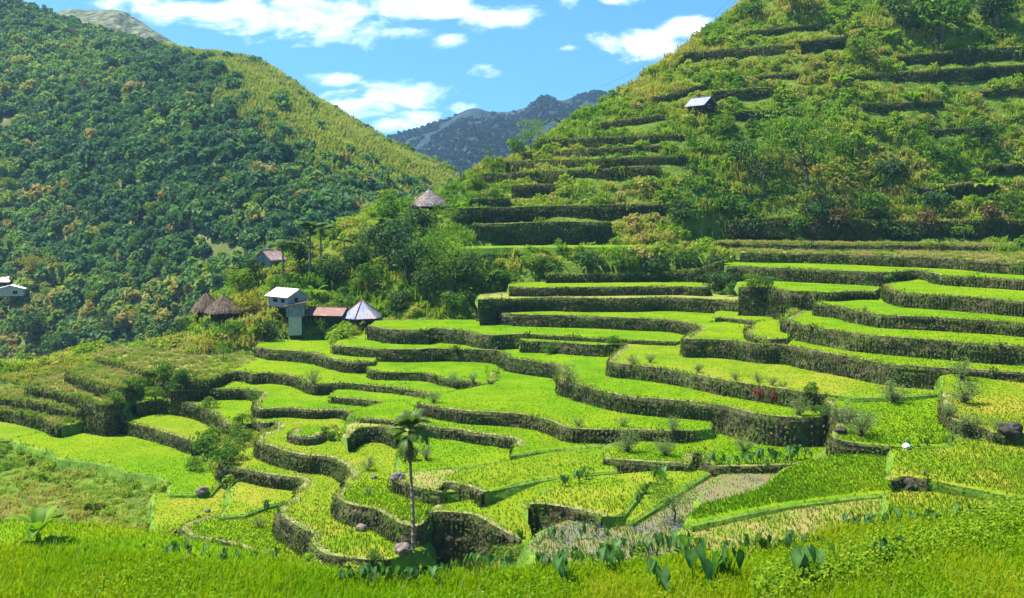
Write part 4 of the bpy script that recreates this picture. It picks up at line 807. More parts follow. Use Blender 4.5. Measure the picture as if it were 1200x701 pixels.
# ---- trees and bushes one can tell apart
for a in [('gold', 290, 372, 46, 'yellow flowering shrub right of the two thatched huts'), ('light', 280, 350, 42, 'sunlit yellow-green tree above the two thatched huts'), ('bushd', 213, 398, 50, 'rounded dark bush left of the two thatched huts'), ('gold', 207, 374, 20, 'small golden shrub left of the two thatched huts'),
          ('bushd', 250, 392, 36, 'dark bush just below the two thatched huts'), ('mid', 324, 352, 32, 'dense tree below the blue gabled house'), ('bush', 275, 396, 34, 'leafy bush below the yellow shrub'), ('bushd', 312, 396, 40, 'dark bush left of the blue-grey outhouse'),
          ('bush', 372, 394, 30, 'leafy bush right of the blue-grey outhouse'), ('bushd', 392, 396, 26, 'dark bush in front of the rusty long house'), ('light', 420, 345, 24, 'small yellow-green tree above the blue pyramid roof'), ('gold', 428, 381, 10, 'tiny golden shrub in front of the blue pyramid roof'),
          ('dark', 350, 322, 44, 'dark tree behind the white-roofed house'), ('dark', 388, 338, 40, 'dark tree right of the leaning palms'), ('dark', 455, 318, 56, 'big dark tree at the left of the village wood'), ('dark', 478, 340, 60, 'big dark tree in the middle of the village wood'),
          ('mid', 462, 270, 44, 'tall green tree left of the lone thatched roof'), ('dark', 470, 300, 50, 'dark tree below the lone thatched roof'), ('fine', 528, 345, 76, 'large feathery olive tree at the right of the village wood'), ('fine', 505, 322, 52, 'feathery tree under the lone thatched roof'), ('dark', 555, 345, 50, 'dark tree at the right end of the village wood'),
          ('mid', 436, 345, 40, 'green tree behind the pyramid roof'), ('dark', 415, 330, 44, 'dark tree left of the village wood'), ('dark', 440, 305, 46, 'dark tree high at the left of the village wood'), ('dark', 495, 288, 44, 'dark tree right below the lone thatched roof'), ('bushd', 470, 362, 44, 'dark bush at the lower edge of the village wood'), ('bush', 530, 366, 40, 'leafy bush at the lower edge of the village wood'), ('dark', 300, 332, 30, 'dark tree left of the blue gabled house'), ('dark', 500, 352, 40, 'low dark tree near the fields in the village wood'), ('bushd', 540, 262, 30, 'dark bush right of the lone thatched roof'), ('bushd', 488, 256, 30, 'dark bush left of the lone thatched roof'),
          ('light', 455, 232, 28, 'yellow-green tree on the ridge left of the lone thatched roof'), ('light', 578, 210, 34, 'yellow-green tree on the pass'), ('light', 556, 226, 28, 'low yellow-green bush on the pass'), ('fine', 622, 178, 40, 'pale feathery tree left of the four dark walls'), ('mid', 605, 178, 26, 'green tree behind the pale feathery tree'),
          ('fine', 945, 222, 110, 'very large airy olive tree at the foot of the right hill'), ('fine', 895, 232, 66, 'airy tree left of the very large airy one'), ('bushd', 870, 190, 50, 'dark bush below the lone tin hut'), ('light', 848, 160, 30, 'yellow-green bush at the corner below the lone tin hut'),
          ('light', 1012, 78, 44, 'yellow-green spreading tree high on the right hill'), ('mid', 1105, 52, 84, 'broad leafy tree at the top of the right hill'), ('dark', 1060, 42, 50, 'dark tree left of the broad leafy tree at the top'), ('dark', 1170, 40, 60, 'dark tree at the top right corner'), ('mid', 930, 22, 56, 'tree on the upper skyline of the right hill'), ('bush', 880, 22, 40, 'bush at the very top of the skyline'),
          ('bushl', 985, 180, 46, 'yellow-green bush right of the very large airy tree'), ('bushd', 1040, 210, 54, 'dark bush at the middle right of the hill foot'), ('bush', 1100, 190, 50, 'leafy bush in the middle of the right hill'), ('bushd', 1150, 170, 46, 'dark bush under the long dark walls'), ('bushl', 1180, 250, 50, 'light bush beside the right border above the pale grass'),
          ('bushd', 1095, 250, 54, 'dark bush above the reddish bank'), ('bush', 1020, 255, 54, 'leafy bush above the reddish bank'), ('bushd', 960, 258, 50, 'dark bush at the left of the reddish bank'), ('bush', 860, 260, 54, 'leafy bush right of the biggest plain dark wall'), ('bushd', 800, 262, 50, 'dark bush right next to the biggest plain dark wall'),
          ('bushd', 690, 322, 44, 'dark bush on the tangled bank, left end'), ('bush', 730, 322, 44, 'leafy bush on the tangled bank, second from left'), ('bushd', 770, 324, 46, 'dark bush on the tangled bank, middle'), ('bush', 805, 324, 44, 'leafy bush on the tangled bank, right of middle'), ('bushd', 838, 326, 44, 'dark bush on the tangled bank, right end'), ('bush', 640, 326, 36, 'leafy bush left of the tangled bank'),
          ('bushd', 842, 340, 44, 'dark bush at the left corner of the very long dark wall'), ('bush', 860, 347, 30, 'leafy bush right of the dark one at the corner of the very long wall'), ('bushl', 880, 366, 34, 'bright bush on the overgrown slip'), ('bush', 900, 358, 26, 'leafy bush at the top of the overgrown slip'), ('bushd', 860, 340, 30, 'dark bush above the overgrown slip'), ('bush', 590, 335, 34, 'leafy bush at the left end of the upper centre step'),
          ('bushl', 590, 656, 34, 'pale bush on the slope right of the mossy bastion'), ('bush', 606, 660, 30, 'leafy bush between the mossy bastion and the square wall'), ('bushl', 574, 668, 26, 'small pale bush at the right foot of the mossy bastion'), ('bushl', 440, 668, 24, 'small pale bush left of the palm foot'), ('bush', 240, 535, 46, 'large bush at the corner between the left fields and the snaking wall'), ('bushl', 248, 515, 30, 'yellow-green bush above the large corner bush'), ('bush', 262, 556, 40, 'bush at the foot of the large corner bush'), ('bushl', 268, 538, 44, 'pale bush right of the large corner bush'), ('bushl', 232, 552, 34, 'pale bush at the left foot of the large corner bush'), ('bushl', 285, 506, 30, 'pale bush behind the large corner bush'), ('bushl', 280, 520, 40, 'pale grassy bush below the sinuous wall'), ('bushl', 246, 478, 26, 'yellow bush on the coping of the curved wall'),
          ('bush', 386, 516, 30, 'dark green leafy mound beside the round pocket'), ('bush', 300, 472, 24, 'bush on the rounded corner of the low wall'), ('bush', 478, 540, 30, 'green bush behind the palm trunk'), ('fine', 262, 424, 26, 'tall feathery shrub at the edge of the yellow meadow'), ('bush', 155, 472, 40, 'green bush on the shelves at left'), ('bushl', 182, 474, 36, 'light bush right of the green one on the shelves'), ('bushl', 165, 462, 34, 'light bush at the left foot of the crumbling bank'), ('bush', 192, 462, 34, 'leafy bush under the crumbling bank'), ('bushd', 208, 470, 34, 'dark bush above the curved dark wall'), ('bushl', 135, 484, 30, 'light bush where the shelves meet the wide left field'), ('bush', 962, 489, 26, 'leafy bush at the right end of the longest wall'), ('bush', 950, 478, 24, 'small bush beside the end of the wall with red leaves'), ('bushd', 880, 282, 44, 'dark bush at the foot of the scrubby bank, left'), ('bush', 935, 281, 40, 'leafy bush at the foot of the scrubby bank'), ('rust', 985, 280, 40, 'reddish bush on the scrubby bank'), ('bushd', 1050, 281, 44, 'dark bush at the foot of the scrubby bank, middle'), ('rust', 1085, 274, 40, 'second reddish bush on the scrubby bank'), ('bushl', 1130, 281, 40, 'light bush at the foot of the scrubby bank, right'), ('rust', 1165, 276, 44, 'reddish bush at the right end of the scrubby bank'), ('bush', 216, 452, 30, 'bush below the crumbling bank'),
          ('fine', 790, 612, 56, 'small dark leafy tree at the edge of the blue-flowered pond'), ('bushd', 822, 545, 20, 'bushy stub at the end of the low dark wall'), ('bush', 645, 415, 20, 'leafy bush on the low leafy wall'), ('bush', 720, 416, 20, 'grey bush at the right end of the low leafy wall')]:
    plant(*a, group='trees and bushes')
for a in [('palm', 363, 330, 46, 1.0, 'tall palm left of the leaning pale trunk'), ('palm', 376, 326, 42, 1.0, 'palm with a pale leaning trunk behind the white-roofed house'), ('palm', 332, 342, 42, .95, 'palm in front of the blue gabled house'), ('palm', 450, 300, 32, .9, 'palm at the left edge of the village wood'), ('palm', 574, 186, 14, 1.0, 'far palm on the pass, the left one'), ('palm', 652, 160, 14, 1.0, 'far palm on the skyline above the dark stacked walls'), ('palm', 405, 318, 28, .9, 'small palm on the ledge right of the leaning palms')]:
    plant(a[0], a[1], a[2], a[3], a[5], 'palms of the village', hs=a[4] * .62)
for a in [(45, 636, 74, 'banana plant at the left border, its big leaf upright'), (368, 352, 34, 'banana plant with pale leaves right of the white-roofed house'), (434, 328, 30, 'banana plant with a torn white leaf in the village wood'), (578, 330, 32, 'banana plant at the left end of the tangled bank'), (536, 250, 26, 'pale banana plant right of the lone thatched roof'), (548, 346, 26, 'banana plant on the bare slope right of the pyramid roof'),
          (1042, 52, 34, 'yellow banana plant high on the right hill'), (985, 102, 34, 'banana plant under the lower long dark wall'), (1070, 122, 30, 'bright banana plant in the middle of the right hill'), (1155, 225, 34, 'banana plant at the lower right of the hill'), (918, 160, 34, 'banana plant above the very large airy tree'), (1100, 20, 30, 'banana plant in the dark trees at the top')]:
    plant('banana', a[0], a[1], a[2], a[3], 'banana plants')
for a in [(508, 472, 24, 'grey shrub at the left end of the long middle wall'), (533, 455, 30, 'grey shrub on the broken end of the short low wall'), (555, 452, 20, 'small grey shrub right of the one on the broken wall end'), (667, 452, 34, 'dry shrub where the longest wall bends'), (730, 500, 20, 'neat little tree on the long middle wall'), (678, 500, 18, 'faint bare sapling left of the neat little tree'),
          (788, 514, 30, 'round grey shrub at the right end of the long middle wall'), (742, 428, 20, 'green-grey shrub at the left end of the long wall with red leaves'), (762, 425, 18, 'faint shrub second along the wall with red leaves'), (818, 437, 18, 'shrub third along the wall with red leaves'), (862, 446, 16, 'faint shrub fourth along the wall with red leaves'), (888, 448, 18, 'shrub fifth along the wall with red leaves'), (905, 452, 18, 'shrub sixth along the wall with red leaves'), (918, 456, 16, 'shrub seventh along the wall with red leaves'),
          (1014, 366, 12, 'thin bare sapling in the right-hand stack'), (1046, 472, 44, 'large wispy shrub left of the steep bright field'), (1008, 512, 56, 'broad wispy yellow shrub above the rubble wall'), (985, 496, 40, 'wispy shrub behind the broad yellow one'), (1128, 446, 42, 'highest of the grey shrubs between the two right fields'), (1130, 474, 46, 'second grey shrub down between the two right fields'), (1112, 490, 30, 'third grey shrub, the leftmost of that row between the fields'), (1132, 512, 48, 'lowest grey shrub between the two right fields'), (1172, 512, 30, 'reddish dry shrub near the right border'),
          (735, 530, 44, 'low wispy shrub under the long middle wall'), (780, 535, 36, 'wispy shrub on the bright field below the round grey one'), (872, 530, 30, 'faint shrub in the bright field right of centre'), (936, 488, 36, 'grey shrub at the end of the longest wall'), (432, 552, 26, 'faint wispy shrub in the pond-like field'), (400, 565, 22, 'small grey shrub where the snaking wall ends'), (432, 580, 16, 'tiny grey shrub in the field left of the palm trunk'), (500, 540, 30, 'grey shrub just right of the palm trunk'), (368, 460, 26, 'wispy shrub between two low left walls'), (303, 618, 22, 'grey-green shrub left of the two-lobed wall')]:
    plant('wisp', a[0], a[1], a[2], a[3], 'wispy shrubs on the terraces')
# bamboo and single trees on the left mountain, told apart by colour
def on_hill(px, py):
    d = (px - FOREST[2]) ** 2 + (py - FOREST[3]) ** 2; return FOREST[0][np.argmin(d)]
p = on_hill(44, 330); stand(TP['bamboo', 0], tuple(p), 0, 40 / F * p[1] / 2 / 1.05, 'yellow bamboo clump low on the left mountain')
for k, (px, py, w, kd, lb) in enumerate([(85, 48, 16, 'rust', 'rust-coloured tree, upper of two near the top of the left mountain'), (76, 40, 12, 'rust', 'small rust-coloured tree near the top of the left mountain'), (104, 105, 14, 'rust', 'orange tree in the upper middle of the left mountain'), (33, 95, 14, 'rust', 'orange tree near the left border, high up'), (210, 212, 14, 'gold', 'golden tree in the middle of the left mountain'), (262, 148, 12, 'rust', 'orange tree right of the middle on the left mountain'), (347, 172, 12, 'rust', 'orange tree near the bright shoulder'), (55, 262, 18, 'rust', 'orange-brown tree above the bamboo'), (130, 280, 22, 'light', 'yellow-green tree in the lower left forest'), (175, 255, 20, 'light', 'yellow-green tree left of the mountain middle'), (20, 225, 20, 'light', 'yellow-green tree near the left border, midway up'), (70, 345, 18, 'light', 'yellow-green tree right of the far white-roofed house'), (110, 352, 16, 'light', 'yellow-green tree low in the forest'), (195, 310, 20, 'mid', 'round green tree in the lower forest'), (165, 290, 22, 'mid', 'bright green tree in the lower forest'), (36, 410, 40, 'dark', 'big dark tree at the bottom of the forest'), (72, 415, 30, 'dark', 'second dark tree at the bottom of the forest'), (130, 395, 30, 'dark', 'dark tree above the topmost brown bank'), (232, 252, 18, 'rust', 'brownish tree right of the mountain middle'), (300, 236, 16, 'light', 'pale green tree above the blue gabled house')]):
    p = on_hill(px, py); ks = [q for q in TP if q[0] == kd]; stand(TP[ks[k % 3]], (p[0], p[1] - 2, p[2] - .5), k, w / F * p[1] / 2 * 1.15, lb, 'trees of the left mountain that stand out')

# ---- the tall palm in front
base = hit(484, 664, 52); pr = empty('palm_tree', tuple(base)); tag(pr, 'tall slender palm standing alone before the mossy bastion', 'palm', None, 'thing')
k = base[1] / F; Hh = 118 * k; s = np.linspace(0, 1, 14); tp = np.c_[-2.5 * k * s + .05 * np.sin(s * 5), 0 * s, Hh * s]
b = Bag(); b.add(*tube(np.repeat(tp, 3, 0) + np.c_[np.zeros((42, 2)), np.tile([-.02, 0, .02], 14)], np.repeat(.11 - .03 * s, 3) * np.tile([1, 1.14, 1], 14), 10), 0); b.build('trunk', M['palm_bark'], pr, True)
b = Bag(); ct = tp[-1]; sh = np.linspace(0, 1, 6); b.add(*tube(ct + np.c_[np.zeros((6, 2)), sh * 22 * k], .085 + .03 * np.sin(sh * 2.6), 8), 0, .5); b.build('crownshaft', M['frond'], pr, True)
for i in range(19):
    b = Bag(); el = RNG.uniform(.95, 1.55) if i < 8 else RNG.uniform(.0, .8); az = i * 2.399 + RNG.uniform(-.2, .2)
    frond(b, ct + np.array([0, 0, RNG.uniform(16, 26) * k]), az, el, RNG.uniform(27, 35) * k, RNG.uniform(1.1, 1.9), 44, .024, 0, .36); b.build('frond', M['frond'], pr)
for i in range(9):
    b = Bag(); frond(b, ct + np.array([0, 0, RNG.uniform(4, 14) * k]), i * 2.399 + .5, RNG.uniform(-1.25, -.7), RNG.uniform(16, 24) * k, .5, 18, .03, 0, .25); b.build('dead_frond', M['frond_dead'], pr)

# ------------------------------------------------------------------ houses
def metal_mat(name, a, bcol, c, scale=1.5, rib=14, axis=0):
    m, nt, out = new_mat(name); tc = nd(nt, 'ShaderNodeTexCoord'); n = nd(nt, 'ShaderNodeTexNoise'); n.inputs['Scale'].default_value = scale; n.inputs['Detail'].default_value = 6
    mp = nd(nt, 'ShaderNodeMapping'); mp.inputs['Scale'].default_value = (2.2, .7, .7) if axis == 0 else (.7, 2.2, .7); nt.links.new(tc.outputs['Object'], mp.inputs[0]); nt.links.new(mp.outputs[0], n.inputs['Vector'])
    col = ramp_col(nt, n.outputs[0], [(.38, a), (.52, bcol), (.66, c)]); b = nd(nt, 'ShaderNodeBsdfPrincipled'); b.inputs['Roughness'].default_value = .5; b.inputs['Metallic'].default_value = .15
    w = nd(nt, 'ShaderNodeTexWave'); w.bands_direction = 'X' if axis == 0 else 'Y'; w.inputs['Scale'].default_value = rib / 6.28 * 2; nt.links.new(tc.outputs['Object'], w.inputs['Vector'])
    bp = nd(nt, 'ShaderNodeBump'); bp.inputs['Strength'].default_value = .6; bp.inputs['Distance'].default_value = .03; nt.links.new(w.outputs[0], bp.inputs['Height']); nt.links.new(bp.outputs[0], b.inputs['Normal'])
    nt.links.new(col, b.inputs['Base Color']); nt.links.new(b.outputs[0], out.inputs[0]); return m
M['thatch'] = leaf_mat('thatch_straw', [(0, (.06, .042, .028)), (.5, (.16, .115, .08)), (1, (.32, .24, .17))], .1, .9)
M['thatch_pale'] = leaf_mat('weathered_thatch', [(0, (.14, .10, .09)), (.5, (.30, .24, .22)), (1, (.52, .46, .43))], .1, .9)
M['wood'] = surf_mat('dark_boards', [(.3, (.02, .015, .012)), (.6, (.06, .045, .035)), (.8, (.12, .09, .07))], 3, 6, .85, .4, 9, stretch=(4, 4, .5))
M['greyboard'] = surf_mat('weathered_grey_boards', [(.3, (.22, .23, .22)), (.6, (.36, .37, .36)), (.8, (.45, .45, .43))], 2.5, 6, .8, .3, 9, stretch=(4, 4, .5))
M['bluetin'] = metal_mat('blue_grey_tin', (.12, .15, .17), (.19, .225, .25), (.25, .255, .26))
M['concrete'] = surf_mat('pale_concrete', [(.3, (.34, .31, .26)), (.7, (.48, .45, .39))], 3, 6, .9, .3, 9)
M['whitetin'] = metal_mat('white_tin_roof', (.7, .71, .73), (.78, .79, .8), (.6, .6, .6))
M['rusttin'] = metal_mat('rusty_tin_roof', (.20, .07, .045), (.16, .07, .05), (.25, .15, .12))
M['mixtin'] = metal_mat('blue_and_rust_tin', (.11, .15, .26), (.20, .25, .36), (.32, .13, .07), .9)
M['palerust'] = metal_mat('pale_red_tin', (.45, .20, .13), (.5, .3, .24), (.55, .5, .48))
M['dark'] = surf_mat('dark_opening', [(.3, (.01, .01, .01)), (.7, (.025, .022, .02))], 2, 3, .9)
def thatched(px, py, wpx, hpx, mat, label, Y=None, rz=.6):
    p = hit(px, py, 100) if Y is None else P(px, py, Y); k = p[1] / F; R = wpx * k / 2 * 1.05; H = hpx * k; e = .62 * R if mat != 'thatch_pale' else .45 * R
    t = empty('thatched_hut', tuple(p), rz); tag(t, label, 'hut', None, 'thing')
    b = Bag(); w = R * 1.05; box(b, (0, 0, e * .62), (w, w, e * .85)); b.build('wall', M['wood'], t)
    for sx in (-1, 1):
        for sy in (-1, 1):
            b = Bag(); b.add(*tube([(sx * w * .42, sy * w * .42, -.8), (sx * w * .42, sy * w * .42, e * .3)], .1, 7), 0); b.build('post', M['wood'], t)
    b = Bag(); box(b, (0, 0, e * .2), (w * 1.25, w * 1.25, .12)); b.build('platform', M['wood'], t)
    b = Bag(); nr, ns = 10, 36; th = np.arange(ns + 1) / ns * 2 * np.pi; s = np.linspace(0, 1, nr)
    sq = 1 / np.maximum(np.abs(np.cos(th)) ** 5 + np.abs(np.sin(th)) ** 5, 1e-6) ** (1 / 5.)
    rr = R * (1 - s) ** .92 * (1 + .12 * np.sin(np.pi * s)); rr[-1] = .02
    V = np.stack([np.c_[np.cos(th) * r * (sq * (1 - q) + q), np.sin(th) * r * (sq * (1 - q) + q), np.full(ns + 1, e + (H - e) * q)] for r, q in zip(rr, s)])
    b.add(V.reshape(-1, 3), [grid_faces(nr, ns + 1)], 0, .4)
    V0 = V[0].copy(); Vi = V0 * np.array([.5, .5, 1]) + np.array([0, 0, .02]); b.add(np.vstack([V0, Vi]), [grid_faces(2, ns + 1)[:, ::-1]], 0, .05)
    n = 1500; q = RNG.uniform(0, 1, n) ** 1.3; a = RNG.uniform(0, 2 * np.pi, n); r = np.interp(q, s, rr); sqa = 1 / np.maximum(np.abs(np.cos(a)) ** 5 + np.abs(np.sin(a)) ** 5, 1e-6) ** .2; f = sqa * (1 - q) + q
    C = np.c_[np.cos(a) * r * f, np.sin(a) * r * f, e + (H - e) * q + .03]; N = np.c_[np.cos(a), np.sin(a), np.full(n, .8)] + RNG.normal(0, .18, (n, 3)); al = np.c_[np.cos(a) * .8, np.sin(a) * .8, -np.ones(n)]
    v, fc = leaves(C, N, RNG.uniform(.3, .65, n), .22, .03, al); b.add(v, fc, 0, np.repeat(np.clip(fbm(a * 3, q * 6, 3) * .8 + RNG.uniform(-.2, .4, n), 0, 1), 4)); b.build('roof', M[mat], t)
thatched(262, 379, 42, 33, 'thatch', 'brown thatched hut with a broad pointed roof, nearer of two at the forest edge'); thatched(242, 375, 34, 32, 'thatch', 'thatched hut half hidden behind the broader one', Y=None, rz=.3)
thatched(503, 251, 38, 29, 'thatch_pale', 'lone hut with pale weathered thatch on the knoll')
def gable(px, py, w, l, h, rise, rz, stilts, wm, rm, label, name='house', Y=None, win=(), shed=False, over=.35, base_m=None, door=None):
    """gable end faces local -y; w wide, l long, h wall height, on stilts"""
    p = P(px, py, Y) if Y else hit(px, py, 60)
    if p is None: p = P(px, py, 140)
    t = empty(name, tuple(p), math.radians(rz)); tag(t, label, 'house', None, 'thing'); z0 = stilts
    b = Bag(); x, y = w / 2, l / 2
    V = [(-x, -y, z0), (x, -y, z0), (x, y, z0), (-x, y, z0), (-x, -y, z0 + h), (x, -y, z0 + h + (rise if shed else 0)), (x, y, z0 + h + (rise if shed else 0)), (-x, y, z0 + h)]
    Fq = [(0, 3, 2, 1), (1, 2, 6, 5), (2, 3, 7, 6), (3, 0, 4, 7), (0, 1, 5, 4)]
    b.add(V, [np.array(Fq)], 0)
    if not shed: b.add([(-x, -y, z0 + h), (x, -y, z0 + h), (0, -y, z0 + h + rise), (-x, y, z0 + h), (x, y, z0 + h), (0, y, z0 + h + rise)], [np.array([(0, 1, 2), (4, 3, 5)])], 0)
    b.build('wall', M[wm], t)
    o, e = over, .06; zr = z0 + h + e; sl = rise / x if not shed else rise / w
    b = Bag()
    if shed: slab(b, [(-x - o, -y - o, zr - sl * o), (x + o, -y - o, zr + rise + sl * o), (x + o, y + o, zr + rise + sl * o), (-x - o, y + o, zr - sl * o)], .05)
    else:
        slab(b, [(-x - o, -y - o, zr - sl * o), (0, -y - o, zr + rise), (0, y + o, zr + rise), (-x - o, y + o, zr - sl * o)], .05)
        slab(b, [(.004, -y - o, zr + rise), (x + o, -y - o, zr - sl * o), (x + o, y + o, zr - sl * o), (.004, y + o, zr + rise)], .05)
        box(b, (0, 0, zr + rise + .02), (.22, l + 2 * o, .06))
    b.build('roof', M[rm], t)
    if stilts > .3 and not base_m:
        for sx in (-1, 1):
            for sy in (-1, 0, 1): b = Bag(); b.add(*tube([(sx * (x - .15), sy * (y - .15), -1.2), (sx * (x - .15), sy * (y - .15), z0)], .08, 6), 0); b.build('post', M['wood'], t)
        b = Bag(); box(b, (0, 0, z0 - .06), (w + .1, l + .1, .1)); b.build('floor', M['wood'], t)
    if base_m: b = Bag(); box(b, (-.02, 0, z0 / 2 - .5), (w * .72, l * .9, z0 + 1.0 - .01)); b.build('base', M[base_m], t)
    for (side, u, zz, ww, hh) in win:                # side 'f' front gable, 'l' left long side, 'r' right long side
        b = Bag()
        if side == 'f': box(b, (u, -y - .012, z0 + zz), (ww, .05, hh)); fr = (ww + .14, .03, hh + .14); c = (u, -y - .005, z0 + zz)
        else: sx = -1 if side == 'l' else 1; box(b, (sx * (x + .012), u, z0 + zz), (.05, ww, hh)); fr = (.03, ww + .14, hh + .14); c = (sx * (x + .005), u, z0 + zz)
        wo_ = b.build('window', M['dark'], t); b = Bag(); box(b, c, fr); b.build('frame', M['concrete'], wo_)
    if door: b = Bag(); box(b, (door[0], -y - .015, z0 + door[2] / 2), (door[1], .05, door[2])); b.build('door', M['dark'], t)
    return t
gable(337, 371, 3.0, 3.9, 1.35, .75, 50, 1.25, 'greyboard', 'whitetin', 'grey board house on stilts with a bright white tin roof', win=[('f', -.2, .85, .5, .55), ('l', -1.0, .75, .7, .45), ('l', .5, .75, .9, .45)], name='stilt_house')
gable(346, 388.5, 2.2, 2.2, 1.35, .35, 12, 1.3, 'bluetin', 'rusttin', 'small blue-grey tin outhouse with a rusty roof on a pale base', shed=True, base_m='concrete', name='outhouse', over=.25)
gable(384, 380, 2.6, 4.2, 1.2, .65, 78, .15, 'wood', 'rusttin', 'long low house with a rusty roof between outhouse and pyramid roof', win=[('r', -1.1, .65, .5, .6), ('r', 1.0, .65, .6, .6)], over=.5, name='long_house')
gable(404, 380, 1.7, 1.9, 1.0, .4, 78, .15, 'wood', 'palerust', 'small rusty annex touching the pyramid-roofed hut', over=.3, win=[('r', 0, .5, .4, .5)], name='annex')
gable(316, 318, 2.7, 3.4, 1.5, 1.25, -22, .4, 'bluetin', 'palerust', 'blue gabled house with a red and white roof among the trees', Y=148, win=[('f', 0, .7, .6, .6)], name='gabled_house', over=.3)
p = on_hill(14, 343); 
gable(14, 349, 6.5, 4.5, 2.0, .9, 15, .6, 'concrete', 'whitetin', 'far house with a white roof in the forest at the left border', Y=p[1] - 6, win=[('f', 1.2, 1.0, 1.2, .9)], name='far_house', over=.5)
gable(12, 337, 6.0, 4.0, 1.6, 1.2, 75, .3, 'wood', 'palerust', 'far house with a red roof just above the far white one', Y=p[1] + 4, win=[('r', 0, .8, .9, .7)], name='far_house', over=.5)
gable(822, 134, 2.7, 3.4, .9, 1.15, 38, .6, 'wood', 'mixtin', 'lone tin-roofed hut on the right hill', name='tin_hut', over=.45, win=[('f', 0, .5, .5, .5)])
# pyramid roof
p = hit(424, 380, 100); k = p[1] / F; t = empty('pyramid_hut', tuple(p), .35); tag(t, 'hut with a blue and rust tin pyramid roof beside the fields', 'hut', None, 'thing')
R = 26 * k; H = 28 * k; e = 8 * k; b = Bag(); box(b, (0, 0, e / 2), (R * 1.15, R * 1.15, e + .3)); b.build('wall', M['wood'], t)
b = Bag(); n = 6
for j in range(n):
    a0, a1 = j / n * 2 * math.pi, (j + 1) / n * 2 * math.pi; e0, e1 = np.array([math.cos(a0) * R, math.sin(a0) * R, e]), np.array([math.cos(a1) * R, math.sin(a1) * R, e]); ap = np.array([0, 0, H])
    b.add([e0, e1, ap, e0 - [0, 0, .06], e1 - [0, 0, .06], ap - [0, 0, .06]], [np.array([(0, 1, 2), (5, 4, 3)]), np.array([(0, 3, 4, 1)])], 0)
rf = b.build('roof', M['mixtin'], t)
for j in range(n): a0 = j / n * 2 * math.pi; b = Bag(); b.add(*tube([(math.cos(a0) * R, math.sin(a0) * R, e + .03), (0, 0, H + .04)], .07, 5), 0); b.build('ridge_cap', M['rusttin'], rf)
for sx in (-1, 1):
    for sy in (-1, 1): b = Bag(); b.add(*tube([(sx * R * .62, sy * R * .62, -.5), (sx * R * .62, sy * R * .62, e + .1)], .07, 6), 0); b.build('post', M['wood'], t)
b = Bag(); box(b, (0, -R * .575 - .02, e * .45), (.6, .05, e * .75)); b.build('door', M['dark'], t)

# ------------------------------------------------------------------ stones
M['stone'] = surf_mat('grey_brown_stone', [(.3, (.09, .07, .06)), (.6, (.2, .16, .14)), (.8, (.3, .26, .23))], 2.5, 7, .9, .6, 6)
M['stone_white'] = surf_mat('pale_stone', [(.3, (.45, .45, .46)), (.7, (.7, .7, .7))], 4, 6, .85, .4, 8)
M['stone_dark'] = surf_mat('dark_stone', [(.3, (.025, .022, .018)), (.6, (.06, .05, .04)), (.8, (.11, .095, .075))], 2.5, 7, .95, .6, 6)
def stone(px, py, wpx, label, mat='stone', hs=.75, y0=40):
    p = hit(px, py, y0); 
    if p is None: return
    r = wpx / F * p[1] / 2; bm = bmesh.new(); bmesh.ops.create_icosphere(bm, subdivisions=4, radius=1); s = RNG.uniform(0, 99)
    for v in bm.verts:
        c = v.co.copy(); d = 1 + .35 * mnoise.noise(c * 1.1 + Vector((s, 0, 0))) + .14 * mnoise.noise(c * 3 + Vector((0, s, 0))); v.co = Vector((c.x * r * d, c.y * r * d, c.z * r * hs * d))
    me = bpy.data.meshes.new('boulder'); bm.to_mesh(me); bm.free(); me.materials.append(M[mat]); o = link(bpy.data.objects.new('boulder', me)); o.location = (p[0], p[1], p[2] + r * hs * .45); tag(o, label, 'boulder', 'loose boulders', 'thing')
for a in [(424, 622, 13, 'boulder at the foot of the crooked wall, left of the palm trunk'), (466, 571, 15, 'big boulder at the left end of the orange plot wall'), (472, 660, 20, 'rounded boulder right at the foot of the tall palm'), (1062, 527, 9, 'round white stone beside the steep bright field', 'stone_white', 1.), (238, 578, 14, 'pale stone under the corner bushes'), (243, 600, 7, 'small reddish stone in the lowest left field'), (438, 562, 7, 'flat stone on the path left of the palm'), (1066, 574, 22, 'black lump of rubble at the near right wall', 'stone_dark'), (1185, 512, 26, 'dark clod near the right border', 'stone_dark'), (992, 492, 20, 'dark rock under the wispy shrubs, upper of two', 'stone_dark'), (985, 508, 14, 'dark rock under the wispy shrubs, lower of two', 'stone_dark')]: stone(*a)

# ------------------------------------------------------------------ taro, weeds and flowers in the near fields
spots = [(812,690,46,'largest taro plant, its pale veined leaf facing the viewer'),(858,690,40,'second large taro plant right of the largest'),(772,695,38,'taro plant left of the largest, leaf edge-on'),(720,672,30,'taro plant with folded dark leaves'),(665,690,34,'taro plant at lower centre'),(940,690,38,'taro plant with two raised leaves at lower right'),(960,680,34,'taro plant right behind the one with two raised leaves'),(1030,662,28,'taro plant in the right rice'),(1048,658,26,'taro plant next to the one in the right rice')]
for a in spots: plant('taro', a[0], a[1], a[2] * 1.15, a[3], 'taro plants of the near field', y0=14)
rows = [((400,690),(560,678),14,18,'along the rim below the palm'),((560,675),(700,664),11,17,'along the rim below the square wall'),((700,660),(830,650),12,20,'along the rim below the dark leafy tree'),((850,655),(960,640),9,17,'along the rim below the stubble field'),((990,626),(1200,604),20,16,'along the rim at the right'),((828,546),(945,541),16,12,'in the row under the bright rice'),((655,572),(690,562),4,14,'at the top of the small yellow plot'),((745,592),(782,560),8,14,'on the bund beside the pond'),((600,640),(720,626),7,12,'on the slope under the square wall'),((160,650),(330,660),9,14,'in the left strip'),((310,600),(330,612),2,12,'left of the two-lobed wall'),((1030,580),(1100,570),4,10,'by the black rubble wall'),((1060,525),(1110,520),5,9,'beside the white stone')]
